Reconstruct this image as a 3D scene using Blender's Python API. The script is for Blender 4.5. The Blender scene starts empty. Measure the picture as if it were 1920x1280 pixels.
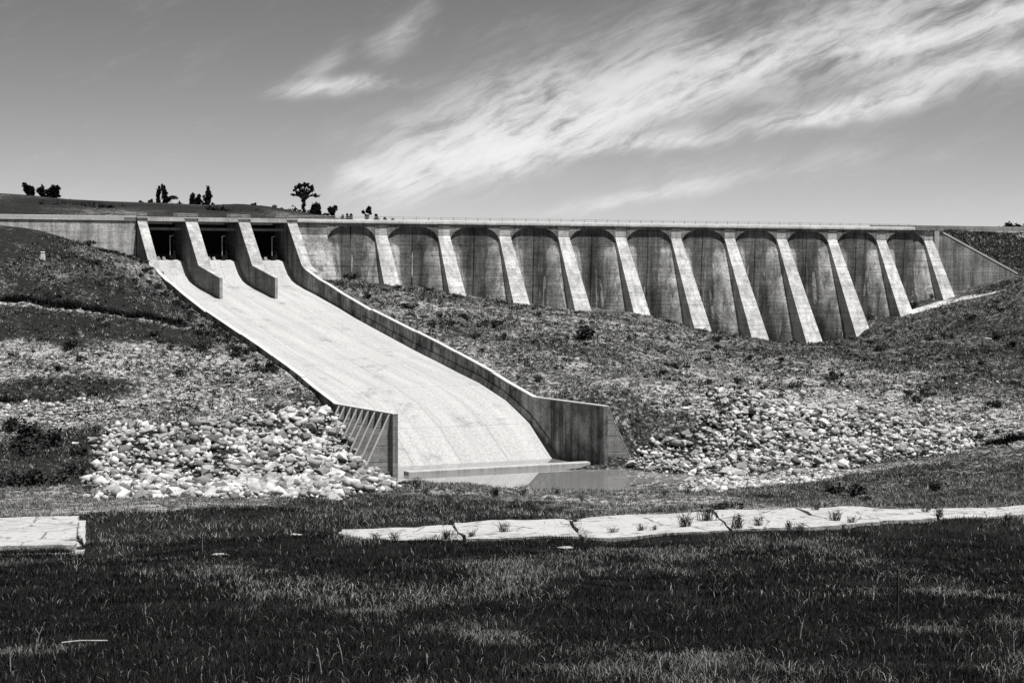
import bpy, math, random
import numpy as np
from mathutils import Vector
R = random.Random(7); NR = np.random.default_rng(11)
SC = bpy.context.scene; COL = SC.collection
EYE = 20.0
# ---------------------------------------------------------------- dam frame: u along the crest, v downstream, z up
ANG = math.radians(26.805)
UX, UY = math.cos(ANG), math.sin(ANG); OX, OY = -18.916, 270.308
def D(u, v, z): return (OX + u*UX + v*UY, OY + u*UY - v*UX, z)
def toD(x, y): return ((x-OX)*UX + (y-OY)*UY, (x-OX)*UY - (y-OY)*UX)

# ---------------------------------------------------------------- camera, sky, sun, exposure
cam_data = bpy.data.cameras.new('camera'); cam = bpy.data.objects.new('camera', cam_data); COL.objects.link(cam)
cam.location = (0, 0, EYE); cam.rotation_euler = (math.radians(90) - math.atan(130/3500), 0, 0)
cam_data.sensor_width = 36; cam_data.lens = 36*3500/1920; cam_data.clip_start = .5; cam_data.clip_end = 9000
SC.camera = cam
sun_dir = Vector((0.13*UX + 0.28*UY, 0.13*UY - 0.28*UX, 0.94)).normalized()
sun_data = bpy.data.lights.new('sun', 'SUN'); sun_data.energy = 5.0; sun_data.angle = math.radians(.5); sun_data.color = (1, .985, .96)
sun = bpy.data.objects.new('sun', sun_data); COL.objects.link(sun)
sun.rotation_euler = sun_dir.to_track_quat('Z', 'Y').to_euler(); sun.location = (0, 0, 200)
SC.view_settings.view_transform = 'Standard'; SC.view_settings.look = 'None'
SC.view_settings.exposure = 0.35; SC.view_settings.gamma = 1.0; SC.view_settings.use_curve_mapping = False
SC.cycles.max_bounces = 6; SC.cycles.diffuse_bounces = 3

class NT:
    """tiny node-tree helper"""
    def __init__(s, tree): s.t = tree; s.n = tree.nodes; s.l = tree.links
    def new(s, ty, **kw):
        n = s.n.new(ty)
        for k, v in kw.items(): setattr(n, k, v)
        return n
    def put(s, sock, v):
        if isinstance(v, bpy.types.NodeSocket): s.l.new(v, sock)
        else: sock.default_value = v
    def m(s, op, a, b=0.0, c=None, clamp=False):
        n = s.new('ShaderNodeMath', operation=op, use_clamp=clamp); s.put(n.inputs[0], a); s.put(n.inputs[1], b)
        if c is not None: s.put(n.inputs[2], c)
        return n.outputs[0]
    def noise(s, vec, scale, detail=4, rough=.55, dist=0.0):
        n = s.new('ShaderNodeTexNoise'); s.put(n.inputs['Vector'], vec); n.inputs['Scale'].default_value = scale
        n.inputs['Detail'].default_value = detail; n.inputs['Roughness'].default_value = rough; n.inputs['Distortion'].default_value = dist
        return n.outputs['Fac']
    def ramp(s, f, lo, hi, a=0.0, b=1.0):
        n = s.new('ShaderNodeMapRange', interpolation_type='SMOOTHSTEP'); s.put(n.inputs[0], f); s.put(n.inputs[1], lo); s.put(n.inputs[2], hi); s.put(n.inputs[3], a); s.put(n.inputs[4], b)
        return n.outputs[0]
    def comb(s, x, y, z):
        n = s.new('ShaderNodeCombineXYZ'); s.put(n.inputs[0], x); s.put(n.inputs[1], y); s.put(n.inputs[2], z); return n.outputs[0]
    def sep(s, v):
        n = s.new('ShaderNodeSeparateXYZ'); s.put(n.inputs[0], v); return n.outputs
    def mix(s, f, a, b):
        return s.m('ADD', a, s.m('MULTIPLY', f, s.m('SUBTRACT', b, a)))
    def scale(s, v, x, y, z):
        n = s.new('ShaderNodeMapping'); s.put(n.inputs[0], v); n.inputs['Scale'].default_value = (x, y, z); return n.outputs[0]

world = bpy.data.worlds.new('World'); SC.world = world; world.use_nodes = True
W = NT(world.node_tree); W.n.clear()
def build_sky():
    sky = W.new('ShaderNodeTexSky', sky_type='NISHITA'); sky.sun_disc = False
    sky.sun_elevation = math.asin(sun_dir.z); sky.sun_rotation = math.atan2(sun_dir.x, sun_dir.y)
    sky.altitude = 2500; sky.air_density = 1.0; sky.dust_density = .6; sky.ozone_density = 1.0
    sc = W.new('ShaderNodeSeparateColor'); W.l.new(sky.outputs[0], sc.inputs[0])
    base = W.m('ADD', W.m('MULTIPLY', sc.outputs[0], SKY_R), W.m('ADD', W.m('MULTIPLY', sc.outputs[1], SKY_G), W.m('MULTIPLY', sc.outputs[2], SKY_B)))   # panchromatic film behind an orange filter
    base = W.m('MULTIPLY', W.m('POWER', base, 1.35), .305)      # the filter deepens the zenith more than the horizon
    tc = W.new('ShaderNodeTexCoord'); x, y, z = W.sep(tc.outputs['Generated'])
    az = W.m('MULTIPLY', W.m('ARCTAN2', x, y), 10.0)            # tenths of a radian, 0 = due north
    el = W.m('MULTIPLY', W.m('ARCSINE', z), 10.0)
    warp = W.comb(az, el, 0.0)
    w1 = W.m('SUBTRACT', W.noise(warp, 1.1, 3), .5); w2 = W.m('SUBTRACT', W.noise(W.scale(warp, 1, 1, 1), 3.1, 4), .5)
    azw = W.m('ADD', az, W.m('MULTIPLY', w1, .55)); elw = W.m('ADD', el, W.m('ADD', W.m('MULTIPLY', w2, .10), W.m('MULTIPLY', w1, .22)))
    tot = None
    # cirrus bands: centre azimuth, centre elevation, heading (deg), half length, half width, strength
    for ca, ce, hd, ln, wd, st in CLOUDS:
        h = math.radians(hd); c, s = math.cos(h), math.sin(h)
        da = W.m('SUBTRACT', azw, ca); de = W.m('SUBTRACT', elw, ce)
        a = W.m('ADD', W.m('MULTIPLY', da, c/ln), W.m('MULTIPLY', de, s/ln)); b = W.m('ADD', W.m('MULTIPLY', da, -s/wd), W.m('MULTIPLY', de, c/wd))
        g = W.m('EXPONENT', W.m('MULTIPLY', W.m('ADD', W.m('POWER', W.m('ABSOLUTE', a), 3.0), W.m('MULTIPLY', b, b)), -1.0))
        g = W.m('MULTIPLY', g, st); tot = g if tot is None else W.m('ADD', tot, g)
    h = math.radians(24); c, s = math.cos(h), math.sin(h)
    fib = W.comb(W.m('ADD', W.m('MULTIPLY', azw, c), W.m('MULTIPLY', elw, s)), W.m('MULTIPLY', W.m('ADD', W.m('MULTIPLY', azw, -s), W.m('MULTIPLY', elw, c)), 3.2), 0.0)
    f1 = W.noise(fib, 1.5, 8, .62, .15); f2 = W.noise(warp, 2.3, 6, .6, .3)
    f3 = W.noise(W.scale(fib, 1, 1.5, 1), 4.6, 7, .68, .25); f1 = W.m('ADD', W.m('MULTIPLY', f1, .62), W.m('MULTIPLY', f3, .38))
    dens = W.m('MULTIPLY', tot, W.m('ADD', W.ramp(f1, .36, .64, .08, 1.5), W.m('MULTIPLY', W.m('SUBTRACT', f2, .5), .9)))
    wisp = W.m('MULTIPLY', W.ramp(f1, .5, .8), .10)             # thin high veil everywhere
    dens = W.m('ADD', dens, wisp)
    dens = W.m('SUBTRACT', 1.0, W.m('EXPONENT', W.m('MULTIPLY', W.m('MAXIMUM', dens, 0.0), -1.15)))
    val = W.mix(dens, base, CLOUD_VALUE)
    bg = W.new('ShaderNodeBackground'); cc = W.new('ShaderNodeCombineColor')
    for i in range(3): W.l.new(val, cc.inputs[i])
    W.l.new(cc.outputs[0], bg.inputs[0]); bg.inputs[1].default_value = .1
    out = W.new('ShaderNodeOutputWorld'); W.l.new(bg.outputs[0], out.inputs[0])
SKY_R, SKY_G, SKY_B = .9, .3, .0
CLOUD_VALUE = 7.0
def pxs(px, py): return ((px-960)/350, (510-py)/350)
CLOUDS = []
for x0, y0, x1, y1, wd, st in [
    (720, 325, 1120, 240, 40, .85), (740, 335, 1000, 280, 34, .9), (690, 315, 800, 345, 16, .4), (960, 285, 1400, 140, 34, .9), (1300, 150, 1650, 60, 40, .45), (1600, 60, 2000, -50, 55, .35), (740, 300, 1050, 200, 75, .42), (900, 230, 1350, 90, 90, .24), (1250, 120, 1900, -30, 100, .20), (960, 190, 1250, 130, 30, .3),
    (820, 240, 1250, 165, 40, .3), (1620, 105, 1960, 40, 20, .95), (1690, 165, 1930, 110, 16, .9), (1425, 248, 1700, 190, 17, 1.3), (1100, 280, 1350, 250, 15, .9), (1410, 215, 1480, 200, 14, .25),
    (545, 176, 735, 160, 13, .75), (540, 170, 620, 120, 16, .22), (735, 90, 790, 20, 22, .2), (690, 110, 760, 60, 26, .15), (1050, 400, 1340, 345, 13, .6), (690, 315, 730, 300, 16, .4), (1500, 150, 1900, 120, 60, .3), (1200, 330, 1700, 300, 30, .12)]:
    a0, e0 = pxs(x0, y0); a1, e1 = pxs(x1, y1)
    CLOUDS.append(((a0+a1)/2, (e0+e1)/2, math.degrees(math.atan2(e1-e0, a1-a0)), math.hypot(a1-a0, e1-e0)/2*1.15, wd/350, st))
build_sky()

# ---- surveyed points of the site, metres (x east, y north, z up)
TERRAIN = [(-23.8, 249.9, 18.07), (-20.4, 242.7, 16.44), (-16.2, 233.6, 14.6), (-11.6, 223.6, 12.9), (-7.0, 213.6, 11.19), (-2.8, 204.5, 9.5), (0.6, 197.2, 7.96), (3.1, 191.8, 6.81), (5.6, 186.3, 6.3), (8.2, 182.1, 4.8), (10.9, 178.4, 2.2), (13.7, 178.1, 1.7), (-17.1, 266.8, 18.05), (-19.8, 272.1, 18.7), (-8.1, 271.1, 16.83), (-10.9, 276.6, 17.48), (1.2, 274.9, 15.18), (-2.0, 281.1, 15.83), (10.4, 278.9, 14.27), (7.0, 285.6, 14.92), (19.4, 283.2, 13.54), (15.9, 290.1, 14.19), (28.9, 286.6, 11.04), (24.8, 294.6, 12.24), (38.6, 289.5, 7.97), (33.7, 299.2, 9.17), (47.7, 293.8, 7.81), (42.7, 303.7, 9.01), (56.0, 299.4, 10.29), (51.6, 308.2, 11.49), (64.2, 305.3, 12.95), (60.5, 312.7, 14.15), (72.5, 311.1, 15.7), (69.4, 317.2, 16.35), (-24.7, 264.0, 18.9), (-27.0, 268.5, 19.2), (49.4, 301.5, 7.4), (51.6, 297.0, 7.0), (78.2, 317.7, 17.0), (83.5, 320.4, 18.4), (88.0, 323.8, 19.6), (93.5, 327.1, 21.5), (11.6, 180.5, 1.8), (14.4, 172.7, 1.7), (18.5, 169.9, 1.6), (23.9, 169.9, 1.9), (31.1, 169.7, 2.4), (38.8, 171.5, 3.2), (19.3, 193.0, 7.3), (10.2, 188.0, 7.9), (25.9, 197.0, 6.76), (34.9, 203.0, 6.65), (45.2, 200.0, 6.56), (50.6, 192.0, 6.27), (29.2, 222.0, 8.26), (41.7, 228.0, 8.27), (19.8, 216.0, 8.89), (47.9, 262.0, 9.52), (59.9, 283.0, 11.92), (66.3, 290.0, 13.37), (76.3, 300.0, 15.72), (85.1, 312.0, 18.66), (74.2, 272.0, 13.01), (58.3, 258.0, 9.68), (63.4, 232.0, 8.73), (55.7, 232.0, 8.06), (111.0, 290.0, 15.86), (88.2, 230.0, 7.51), (57.6, 150.0, 5.4), (104.1, 320.0, 20.91), (45.1, 165.0, 4.65), (40.5, 148.0, 4.74), (35.2, 146.0, 4.53), (30.1, 142.0, 4.54), (32.9, 120.0, 6.25), (26.1, 142.0, 4.13), (24.9, 110.0, 6.76), (26.8, 98.0, 8.06), (15.8, 161.7, 1.7), (22.8, 162.0, 1.9), (28.1, 163.5, 2.2), (16.6, 148.8, 2.3), (-7.9, 172.3, 0.6), (-0.5, 170.1, 0.6), (6.9, 172.3, 0.6), (12.4, 169.1, 1.1), (-7.9, 153.3, 1.9), (-2.6, 150.3, 2.0), (1.7, 149.5, 2.0), (6.9, 149.4, 2.1), (11.8, 152.5, 2.0), (-48.9, 248.4, 21.0), (-47.3, 244.7, 20.0), (-45.5, 241.2, 18.31), (-41.4, 232.0, 16.34), (-37.4, 222.9, 14.5), (-32.9, 212.8, 12.8), (-28.4, 202.8, 11.09), (-24.3, 193.6, 9.4), (-21.0, 186.3, 7.86), (-18.6, 180.8, 6.71), (-51.7, 253.4, 22.31), (-54.6, 251.9, 23.02), (-57.9, 250.3, 23.93), (-62.9, 247.7, 25.51), (-67.2, 245.6, 26.02), (-85.9, 236.5, 28.0), (-99.2, 229.7, 31.0), (-76.8, 218.6, 26.0), (-58.3, 232.0, 21.79), (-63.3, 231.0, 21.78), (-51.0, 229.0, 20.65), (-38.0, 216.0, 14.26), (-47.1, 217.0, 15.66), (-59.8, 218.0, 17.32), (-79.2, 220.0, 19.37), (-33.7, 207.0, 12.31), (-44.3, 204.0, 12.25), (-56.0, 204.0, 12.42), (-73.5, 204.0, 12.42), (-29.6, 195.0, 9.41), (-42.0, 193.0, 9.52), (-53.0, 193.0, 9.52), (-24.8, 188.0, 7.63), (-34.8, 184.0, 7.37), (-45.5, 185.0, 7.56), (-50.8, 185.0, 7.72), (-66.7, 185.0, 7.83), (-38.4, 172.0, 5.48), (-30.6, 175.0, 5.48), (-23.6, 179.0, 5.91), (-18.8, 182.0, 6.2), (-17.8, 179.0, 6.6), (-16.0, 175.4, 4.9), (-14.2, 171.9, 3.2), (-12.4, 168.3, 1.9), (-30.6, 162.0, 3.3), (-23.8, 163.0, 3.43), (-16.9, 164.0, 3.33), (-33.3, 152.9, 1.6), (-24.3, 151.1, 1.6), (-15.9, 153.6, 1.6), (-9.9, 157.4, 1.6), (-45.7, 166.0, 4.79), (-40.9, 166.0, 4.79), (-42.4, 154.0, 3.24), (-57.8, 160.0, 3.96), (-41.2, 149.7, 1.9), (-36.4, 147.5, 1.9), (-13.5, -30.0, 20.65), (-4.5, -30.0, 20.65), (4.5, -30.0, 20.65), (13.5, -30.0, 20.65), (-13.5, 0.0, 18.3), (-4.5, 0.0, 18.3), (4.5, 0.0, 18.3), (13.5, 0.0, 18.3), (-13.5, 28.0, 13.8), (-4.5, 28.0, 13.8), (4.5, 28.0, 13.8), (13.5, 28.0, 13.8), (-22.5, 50.0, 11.3), (-7.5, 50.0, 11.3), (7.5, 50.0, 11.3), (22.5, 50.0, 11.3), (-33.3, 74.0, 9.28), (-11.1, 74.0, 9.28), (11.1, 74.0, 9.28), (33.3, 74.0, 9.28), (-40.0, 90.0, 8.2), (-25.0, 90.0, 8.2), (-10.0, 90.0, 8.2), (5.0, 90.0, 8.2), (20.0, 90.0, 8.2), (40.0, 90.0, 8.8), (-45.0, 120.0, 5.6), (-25.0, 120.0, 5.6), (-8.0, 120.0, 5.6), (8.0, 120.0, 5.6), (-40.0, 140.0, 3.6), (-20.0, 140.0, 3.6), (-5.0, 140.0, 3.6), (-7.0, 76.0, 9.25), (-7.0, 80.0, 9.15), (5.0, 79.2, 9.25), (5.0, 83.2, 9.15), (15.0, 81.9, 9.25), (15.0, 85.9, 9.15), (23.0, 84.1, 9.25), (23.0, 88.1, 9.15), (30.0, 86.0, 9.25), (30.0, 90.0, 9.15), (-18.0, 76.0, 8.6), (-20.0, 83.0, 8.6), (-120.0, 60.0, 18.0), (-120.0, 160.0, 8.0), (-120.0, 240.0, 26.0), (120.0, 60.0, 14.0), (130.0, 150.0, 12.0), (150.0, 230.0, 14.0)]
COVER = [(-64.1, 241.8, 0.23), (-60.0, 239.0, 0.23), (-53.7, 232.2, 0.23), (-48.3, 228.5, 0.23), (-57.5, 223.8, 0.23), (-50.7, 221.8, 0.23), (-44.2, 224.2, 0.23), (-41.2, 218.2, 0.23), (-61.7, 225.0, 0.23), (-52.6, 214.0, 0.23), (-55.6, 211.5, 0.23), (-45.8, 211.0, 0.23), (-40.0, 208.8, 0.23), (-36.4, 209.0, 0.23), (-55.4, 206.0, 0.23), (-49.4, 205.5, 0.23), (-65.7, 217.2, 0.23), (-63.1, 208.2, 0.23), (-64.2, 234.2, 0.23), (-44.6, 217.0, 0.23), (-58.4, 227.2, 0.42), (-54.2, 226.0, 0.42), (-60.5, 220.8, 0.42), (-50.5, 226.8, 0.42), (-50.8, 242.0, 0.5), (-46.0, 244.2, 0.5), (-42.0, 233.5, 0.5), (-37.1, 220.2, 0.5), (-32.2, 208.2, 0.5), (-40.0, 229.2, 0.5), (-44.6, 240.2, 0.5), (-51.2, 199.0, 0.6), (-44.4, 199.0, 0.6), (-37.8, 200.0, 0.6), (-32.3, 201.8, 0.6), (-29.0, 199.0, 0.6), (-24.0, 190.8, 0.6), (-32.3, 194.8, 0.6), (-39.3, 193.5, 0.6), (-46.9, 195.0, 0.6), (-43.0, 197.8, 0.75), (-35.3, 196.0, 0.75), (-54.2, 201.5, 0.75), (-41.2, 200.0, 0.75), (-53.0, 195.0, 0.75), (-49.6, 188.5, 0.3), (-43.9, 189.2, 0.3), (-21.0, 183.5, 0.3), (-45.8, 190.5, 0.3), (-35.0, 185.2, 0.62), (-28.7, 185.8, 0.62), (-38.1, 179.8, 0.62), (-31.5, 180.2, 0.62), (-42.2, 175.2, 0.62), (-45.8, 174.0, 0.62), (-25.3, 184.0, 0.62), (-46.6, 180.8, 0.62), (-44.2, 166.0, 0.26), (-40.5, 162.5, 0.26), (-41.3, 156.8, 0.26), (-37.5, 155.8, 0.26), (-41.1, 152.5, 0.26), (-37.5, 161.8, 0.26), (-40.1, 168.5, 0.26), (-33.5, 164.8, 0.35), (-26.3, 164.0, 0.35), (-19.3, 164.2, 0.35), (-14.6, 164.0, 0.35), (-29.6, 156.5, 0.35), (-20.7, 156.8, 0.35), (-12.7, 158.5, 0.35), (-29.0, 110.0, 0.75), (-24.3, 105.8, 0.75), (-18.7, 101.8, 0.75), (-24.0, 97.2, 0.75), (-20.8, 243.0, 0.55), (-13.9, 242.8, 0.55), (-6.8, 239.2, 0.55), (1.4, 237.5, 0.55), (9.7, 242.2, 0.55), (16.4, 239.0, 0.55), (24.3, 236.0, 0.55), (30.2, 229.8, 0.55), (-10.6, 232.5, 0.55), (-3.8, 220.2, 0.55), (2.4, 212.2, 0.55), (9.5, 206.5, 0.55), (16.5, 206.0, 0.55), (0.0, 202.5, 0.55), (5.6, 196.5, 0.55), (25.0, 257.5, 0.55), (-18.8, 253.5, 0.42), (-7.2, 230.2, 0.42), (5.7, 222.8, 0.42), (7.1, 189.5, 0.42), (12.8, 186.2, 0.42), (17.0, 186.0, 0.42), (11.6, 184.0, 0.42), (25.7, 213.5, 0.66), (34.2, 221.5, 0.66), (40.7, 222.5, 0.66), (16.9, 190.0, 0.66), (14.7, 190.0, 0.66), (36.8, 247.2, 0.4), (44.1, 256.8, 0.4), (52.2, 268.2, 0.4), (56.3, 259.0, 0.4), (62.6, 260.8, 0.4), (67.9, 258.0, 0.4), (58.3, 275.8, 0.4), (69.9, 274.8, 0.4), (79.0, 294.2, 0.4), (67.0, 286.0, 0.4), (62.6, 233.0, 0.4), (52.5, 232.5, 0.4), (48.5, 245.8, 0.4), (55.5, 211.0, 0.4), (74.9, 304.8, 0.4), (64.0, 248.8, 0.28), (65.5, 273.0, 0.28), (71.2, 265.0, 0.28), (28.0, 200.0, 0.8), (36.5, 199.5, 0.8), (43.4, 192.0, 0.8), (36.8, 186.2, 0.8), (44.1, 183.2, 0.8), (29.5, 190.5, 0.8), (23.8, 189.0, 0.8), (47.6, 180.8, 0.8), (48.4, 189.8, 0.8), (31.5, 183.0, 0.8), (15.0, 181.0, 0.35), (19.9, 178.0, 0.35), (27.2, 175.5, 0.35), (32.3, 176.2, 0.35), (18.0, 160.8, 0.9), (22.8, 162.0, 0.9), (26.1, 162.5, 0.9), (15.4, 162.8, 0.9), (30.6, 154.8, 0.36), (31.4, 138.5, 0.36), (36.4, 142.5, 0.36), (34.2, 126.8, 0.36), (22.2, 121.0, 0.36), (23.7, 111.5, 0.36), (27.2, 106.8, 0.36), (17.4, 112.5, 0.36), (10.9, 111.8, 0.62), (8.0, 115.5, 0.62), (9.5, 85.0, 0.62), (1.3, 109.2, 0.62), (5.6, 103.5, 0.62), (14.2, 107.8, 0.62), (-1.8, 105.8, 0.14), (-4.8, 105.0, 0.14), (-7.8, 104.2, 0.14), (-9.9, 95.8, 0.14), (-13.9, 95.0, 0.14), (-16.4, 86.8, 0.14), (-2.6, 82.0, 0.14), (-8.3, 80.2, 0.14), (-12.7, 79.2, 0.14), (-16.5, 80.8, 0.22), (-16.5, 75.5, 0.22), (-12.8, 69.8, 0.22), (-10.4, 68.5, 0.22), (0.8, 68.5, 0.22), (4.8, 70.2, 0.22), (9.2, 73.0, 0.22), (-5.9, 60.8, 0.22), (-3.4, 55.8, 0.22), (-1.1, 62.8, 0.22), (6.4, 65.8, 0.22), (-4.2, 47.5, 0.22), (-9.0, 68.2, 0.07), (-7.0, 67.8, 0.07), (-10.2, 54.0, 0.07), (-12.3, 49.8, 0.07), (-5.9, 44.2, 0.07), (-2.0, 44.2, 0.07), (0.5, 47.5, 0.07), (3.7, 53.5, 0.07), (6.8, 53.5, 0.07), (10.8, 58.8, 0.07), (16.6, 68.8, 0.07), (13.8, 54.0, 0.07), (7.9, 39.8, 0.07), (4.7, 37.2, 0.07), (1.6, 38.5, 0.07), (-0.6, 33.8, 0.07), (-3.5, 33.8, 0.07), (-6.4, 33.8, 0.07), (-8.7, 35.0, 0.07), (8.6, 33.5, 0.07), (15.5, 72.8, 0.07), (2.7, 32.5, 0.2), (1.7, 31.2, 0.2), (6.0, 53.5, 0.2), (4.0, 63.2, 0.2), (6.7, 31.2, 0.2), (1.5, 58.0, 0.2)]
HEAP_POLY = [(-38.2, 167.8), (-37.8, 173.5), (-31.7, 175.5), (-27.0, 177.8), (-25.4, 181.2), (-20.9, 182.8), (-17.2, 179.5), (-15.8, 177.8), (-13.3, 172.0), (-10.9, 169.5), (-7.1, 131.0), (-11.2, 115.0), (-20.9, 110.2), (-25.6, 114.5), (-36.3, 156.5), (-36.5, 162.2)]
FIELD_POLY = [(19.5, 194.2), (22.6, 197.2), (25.7, 195.5), (33.2, 193.2), (39.8, 187.8), (45.7, 179.2), (42.1, 167.0), (36.1, 170.0), (26.0, 167.8), (18.1, 166.0), (11.9, 173.5), (10.7, 177.2), (11.7, 182.0), (17.4, 184.5), (20.7, 188.0), (20.3, 191.2)]
RUBBLE_POLY = [(19.5, 194.2), (28.3, 201.8), (37.6, 205.5), (46.2, 192.2), (49.5, 179.2), (44.4, 160.8), (40.5, 168.2), (31.4, 171.2), (18.7, 169.0)]
BEACH_POLY = [(14.0, 157.2), (17.5, 164.8), (23.3, 165.8), (29.0, 165.8), (26.9, 151.2), (21.5, 152.8), (13.0, 122.8)]
HILL_POLY = [(-20.8, 243.0), (-4.1, 241.8), (9.7, 242.2), (28.8, 229.0), (59.8, 222.5), (51.6, 191.8), (31.2, 201.8), (18.9, 193.8), (11.6, 184.0), (3.3, 192.5), (-6.8, 215.2)]
SPILL_POLY = [(-50.4, 183.5), (-42.9, 185.0), (-36.5, 182.0), (-38.2, 175.5), (-44.5, 172.8), (-48.1, 175.0)]
FAN_POLY = [(-55.6, 202.5), (-44.1, 202.8), (-30.4, 197.0), (-21.6, 188.5), (-18.7, 181.0), (-27.0, 177.8), (-33.4, 176.5), (-43.5, 195.0), (-53.1, 193.2)]
TRACK_NEAR = [(-8.51, 74.16), (-6.9, 74.01), (-1.89, 73.28), (2.75, 73.57), (8.9, 75.67), (13.74, 77.25), (18.34, 79.91), (24.64, 82.57), (32.98, 85.81)]
TRACK_FAR = [(-8.78, 76.45), (-7.23, 77.57), (-2.48, 78.72), (2.31, 80.43), (8.82, 82.02), (12.58, 82.75), (18.68, 83.5), (25.48, 85.42), (33.84, 88.05)]
PLATFORM = [(-22.43, 72.34), (-17.15, 73.04), (-19.05, 81.69), (-25.04, 80.8)]
PLINTH = [(-22.23, 71.68), (-16.69, 72.5), (-18.86, 82.28), (-25.33, 81.75)]
SHRUBS = [(9.2, 233.8, 2.4, 'big'), (-33.5, 202.0, 1.73, ''), (-24.2, 196.5, 1.24, ''), (-56.5, 249.2, 1.28, ''), (-7.5, 229.2, 1.31, ''), (-2.3, 230.2, 1.45, ''), (-6.1, 235.2, 0.94, ''), (2.6, 224.5, 0.9, ''), (-13.6, 238.8, 1.09, ''), (-18.8, 243.8, 0.98, ''), (-3.4, 213.2, 0.73, ''), (14.9, 237.2, 0.81, ''), (18.5, 230.5, 0.86, ''), (28.3, 254.0, 1.02, ''), (20.5, 217.0, 0.74, ''), (25.2, 200.5, 0.57, ''), (27.1, 202.0, 0.63, ''), (36.9, 213.0, 1.1, ''), (43.4, 205.0, 0.94, ''), (45.3, 205.8, 1.06, ''), (46.4, 204.5, 0.82, ''), (48.1, 202.5, 0.69, ''), (49.5, 190.0, 1.19, ''), (56.7, 209.8, 0.84, ''), (28.9, 199.8, 0.57, ''), (42.9, 196.0, 0.56, ''), (46.8, 195.8, 0.56, ''), (-29.6, 200.8, 1.15, ''), (-37.1, 202.8, 0.7, ''), (-29.6, 195.0, 0.56, ''), (-47.8, 201.5, 1.5, ''), (-46.9, 193.0, 0.88, ''), (-25.3, 269.0, 2.0, ''), (-23.2, 266.5, 1.52, ''), (-27.1, 268.5, 1.53, ''), (-37.6, 213.8, 0.86, ''), (-38.6, 204.5, 0.58, ''), (-24.9, 194.2, 1.0, ''), (-46.5, 172.8, 1.97, ''), (-44.3, 170.0, 2.43, ''), (-40.7, 165.2, 2.36, ''), (-42.7, 162.0, 2.13, ''), (-37.9, 163.2, 1.4, ''), (-37.7, 158.5, 1.81, ''), (-39.9, 154.5, 2.21, ''), (-41.2, 153.0, 1.57, ''), (-36.1, 157.2, 1.53, ''), (-37.6, 154.2, 1.94, ''), (47.6, 311.2, 1.07, ''), (58.6, 306.2, 1.22, ''), (64.2, 307.8, 1.23, ''), (66.2, 308.8, 1.59, ''), (70.5, 312.5, 1.25, ''), (54.6, 303.0, 1.04, ''), (67.9, 276.2, 1.26, ''), (67.2, 258.2, 1.33, ''), (50.1, 253.8, 1.02, ''), (68.0, 253.0, 1.3, ''), (60.7, 262.0, 1.05, ''), (57.9, 230.0, 1.05, ''), (52.8, 249.5, 1.0, ''), (20.9, 113.8, 1.11, 'dome'), (20.3, 118.2, 0.74, ''), (20.3, 107.0, 0.61, ''), (9.4, 84.0, 0.96, ''), (13.2, 102.2, 0.88, ''), (26.6, 117.2, 0.8, ''), (1.1, 94.5, 0.54, ''), (0.5, 81.5, 0.51, ''), (-7.3, 80.0, 0.46, ''), (-8.5, 80.5, 0.37, '')]
WEEDS = [(-0.3, 75.2, 0.6), (2.7, 79.0, 0.54), (4.1, 75.5, 0.47), (5.3, 76.0, 0.48), (5.8, 75.8, 0.35), (7.1, 76.5, 0.74), (8.3, 79.0, 0.9), (9.2, 76.0, 0.78), (13.4, 82.0, 0.52), (13.7, 78.8, 0.68), (14.2, 77.8, 0.49), (18.5, 80.5, 0.6), (18.2, 81.8, 0.56), (-1.6, 73.8, 0.46), (-2.6, 73.5, 0.5), (10.2, 76.8, 0.53), (11.8, 76.0, 0.48), (11.4, 76.5, 0.44), (20.9, 78.5, 0.67), (-5.3, 72.2, 0.45), (-4.6, 72.2, 0.5), (-6.3, 123.2, 0.92), (-5.6, 121.0, 0.55), (2.7, 115.8, 0.73), (4.2, 112.5, 0.39), (0.7, 115.8, 0.73), (-1.0, 112.5, 0.77), (-3.6, 105.2, 0.48), (9.4, 115.2, 0.46), (11.2, 118.5, 0.54)]
BOULDERS = [(20.1, 167.8, 2.01), (28.8, 158.8, 0.91), (17.5, 188.2, 0.7), (-39.1, 167.0, 0.76), (-38.2, 159.5, 0.73), (-33.9, 183.5, 0.84), (19.3, 170.8, 0.98), (-6.1, 214.8, 0.74), (-26.8, 117.2, 0.47), (66.2, 258.8, 0.74)]
LIME = [(29.24, 24.46, 14.97, 0.17), (28.33, 18.38, 14.97, 0.1), (26.78, 15.79, 14.82, 0.08), (36.52, 18.85, 14.66, 0.13), (47.64, 18.0, 14.57, 0.1), (46.76, 19.83, 18.5, 0.08), (44.63, 17.76, 15.84, 0.12), (56.93, 21.27, 12.37, 0.16), (58.02, 22.97, 11.93, 0.2), (56.44, 18.05, 12.71, 0.12), (58.22, 23.05, 20.42, 0.1), (57.14, 17.97, 11.52, 0.12), (76.46, 20.0, 14.76, 0.2), (77.2, 20.0, 13.45, 0.16), (77.29, 22.79, 19.83, 0.1), (86.95, 18.05, 15.92, 0.12), (96.85, 19.1, 15.96, 0.12), (97.85, 20.36, 15.86, 0.13), (96.53, 16.86, 15.87, 0.08), (98.45, 17.12, 15.86, 0.1), (68.98, 21.98, 20.0, 0.09), (66.7, 20.52, 19.14, 0.07), (68.17, 17.41, 16.04, 0.08), (-4.39, 22.46, 20.0, 0.12), (-6.93, 22.45, 19.85, 0.13), (5.08, 22.89, 19.22, 0.1), (63.92, 21.11, 19.57, 0.08), (22.15, 25.13, 24.65, 0.1)]
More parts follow.
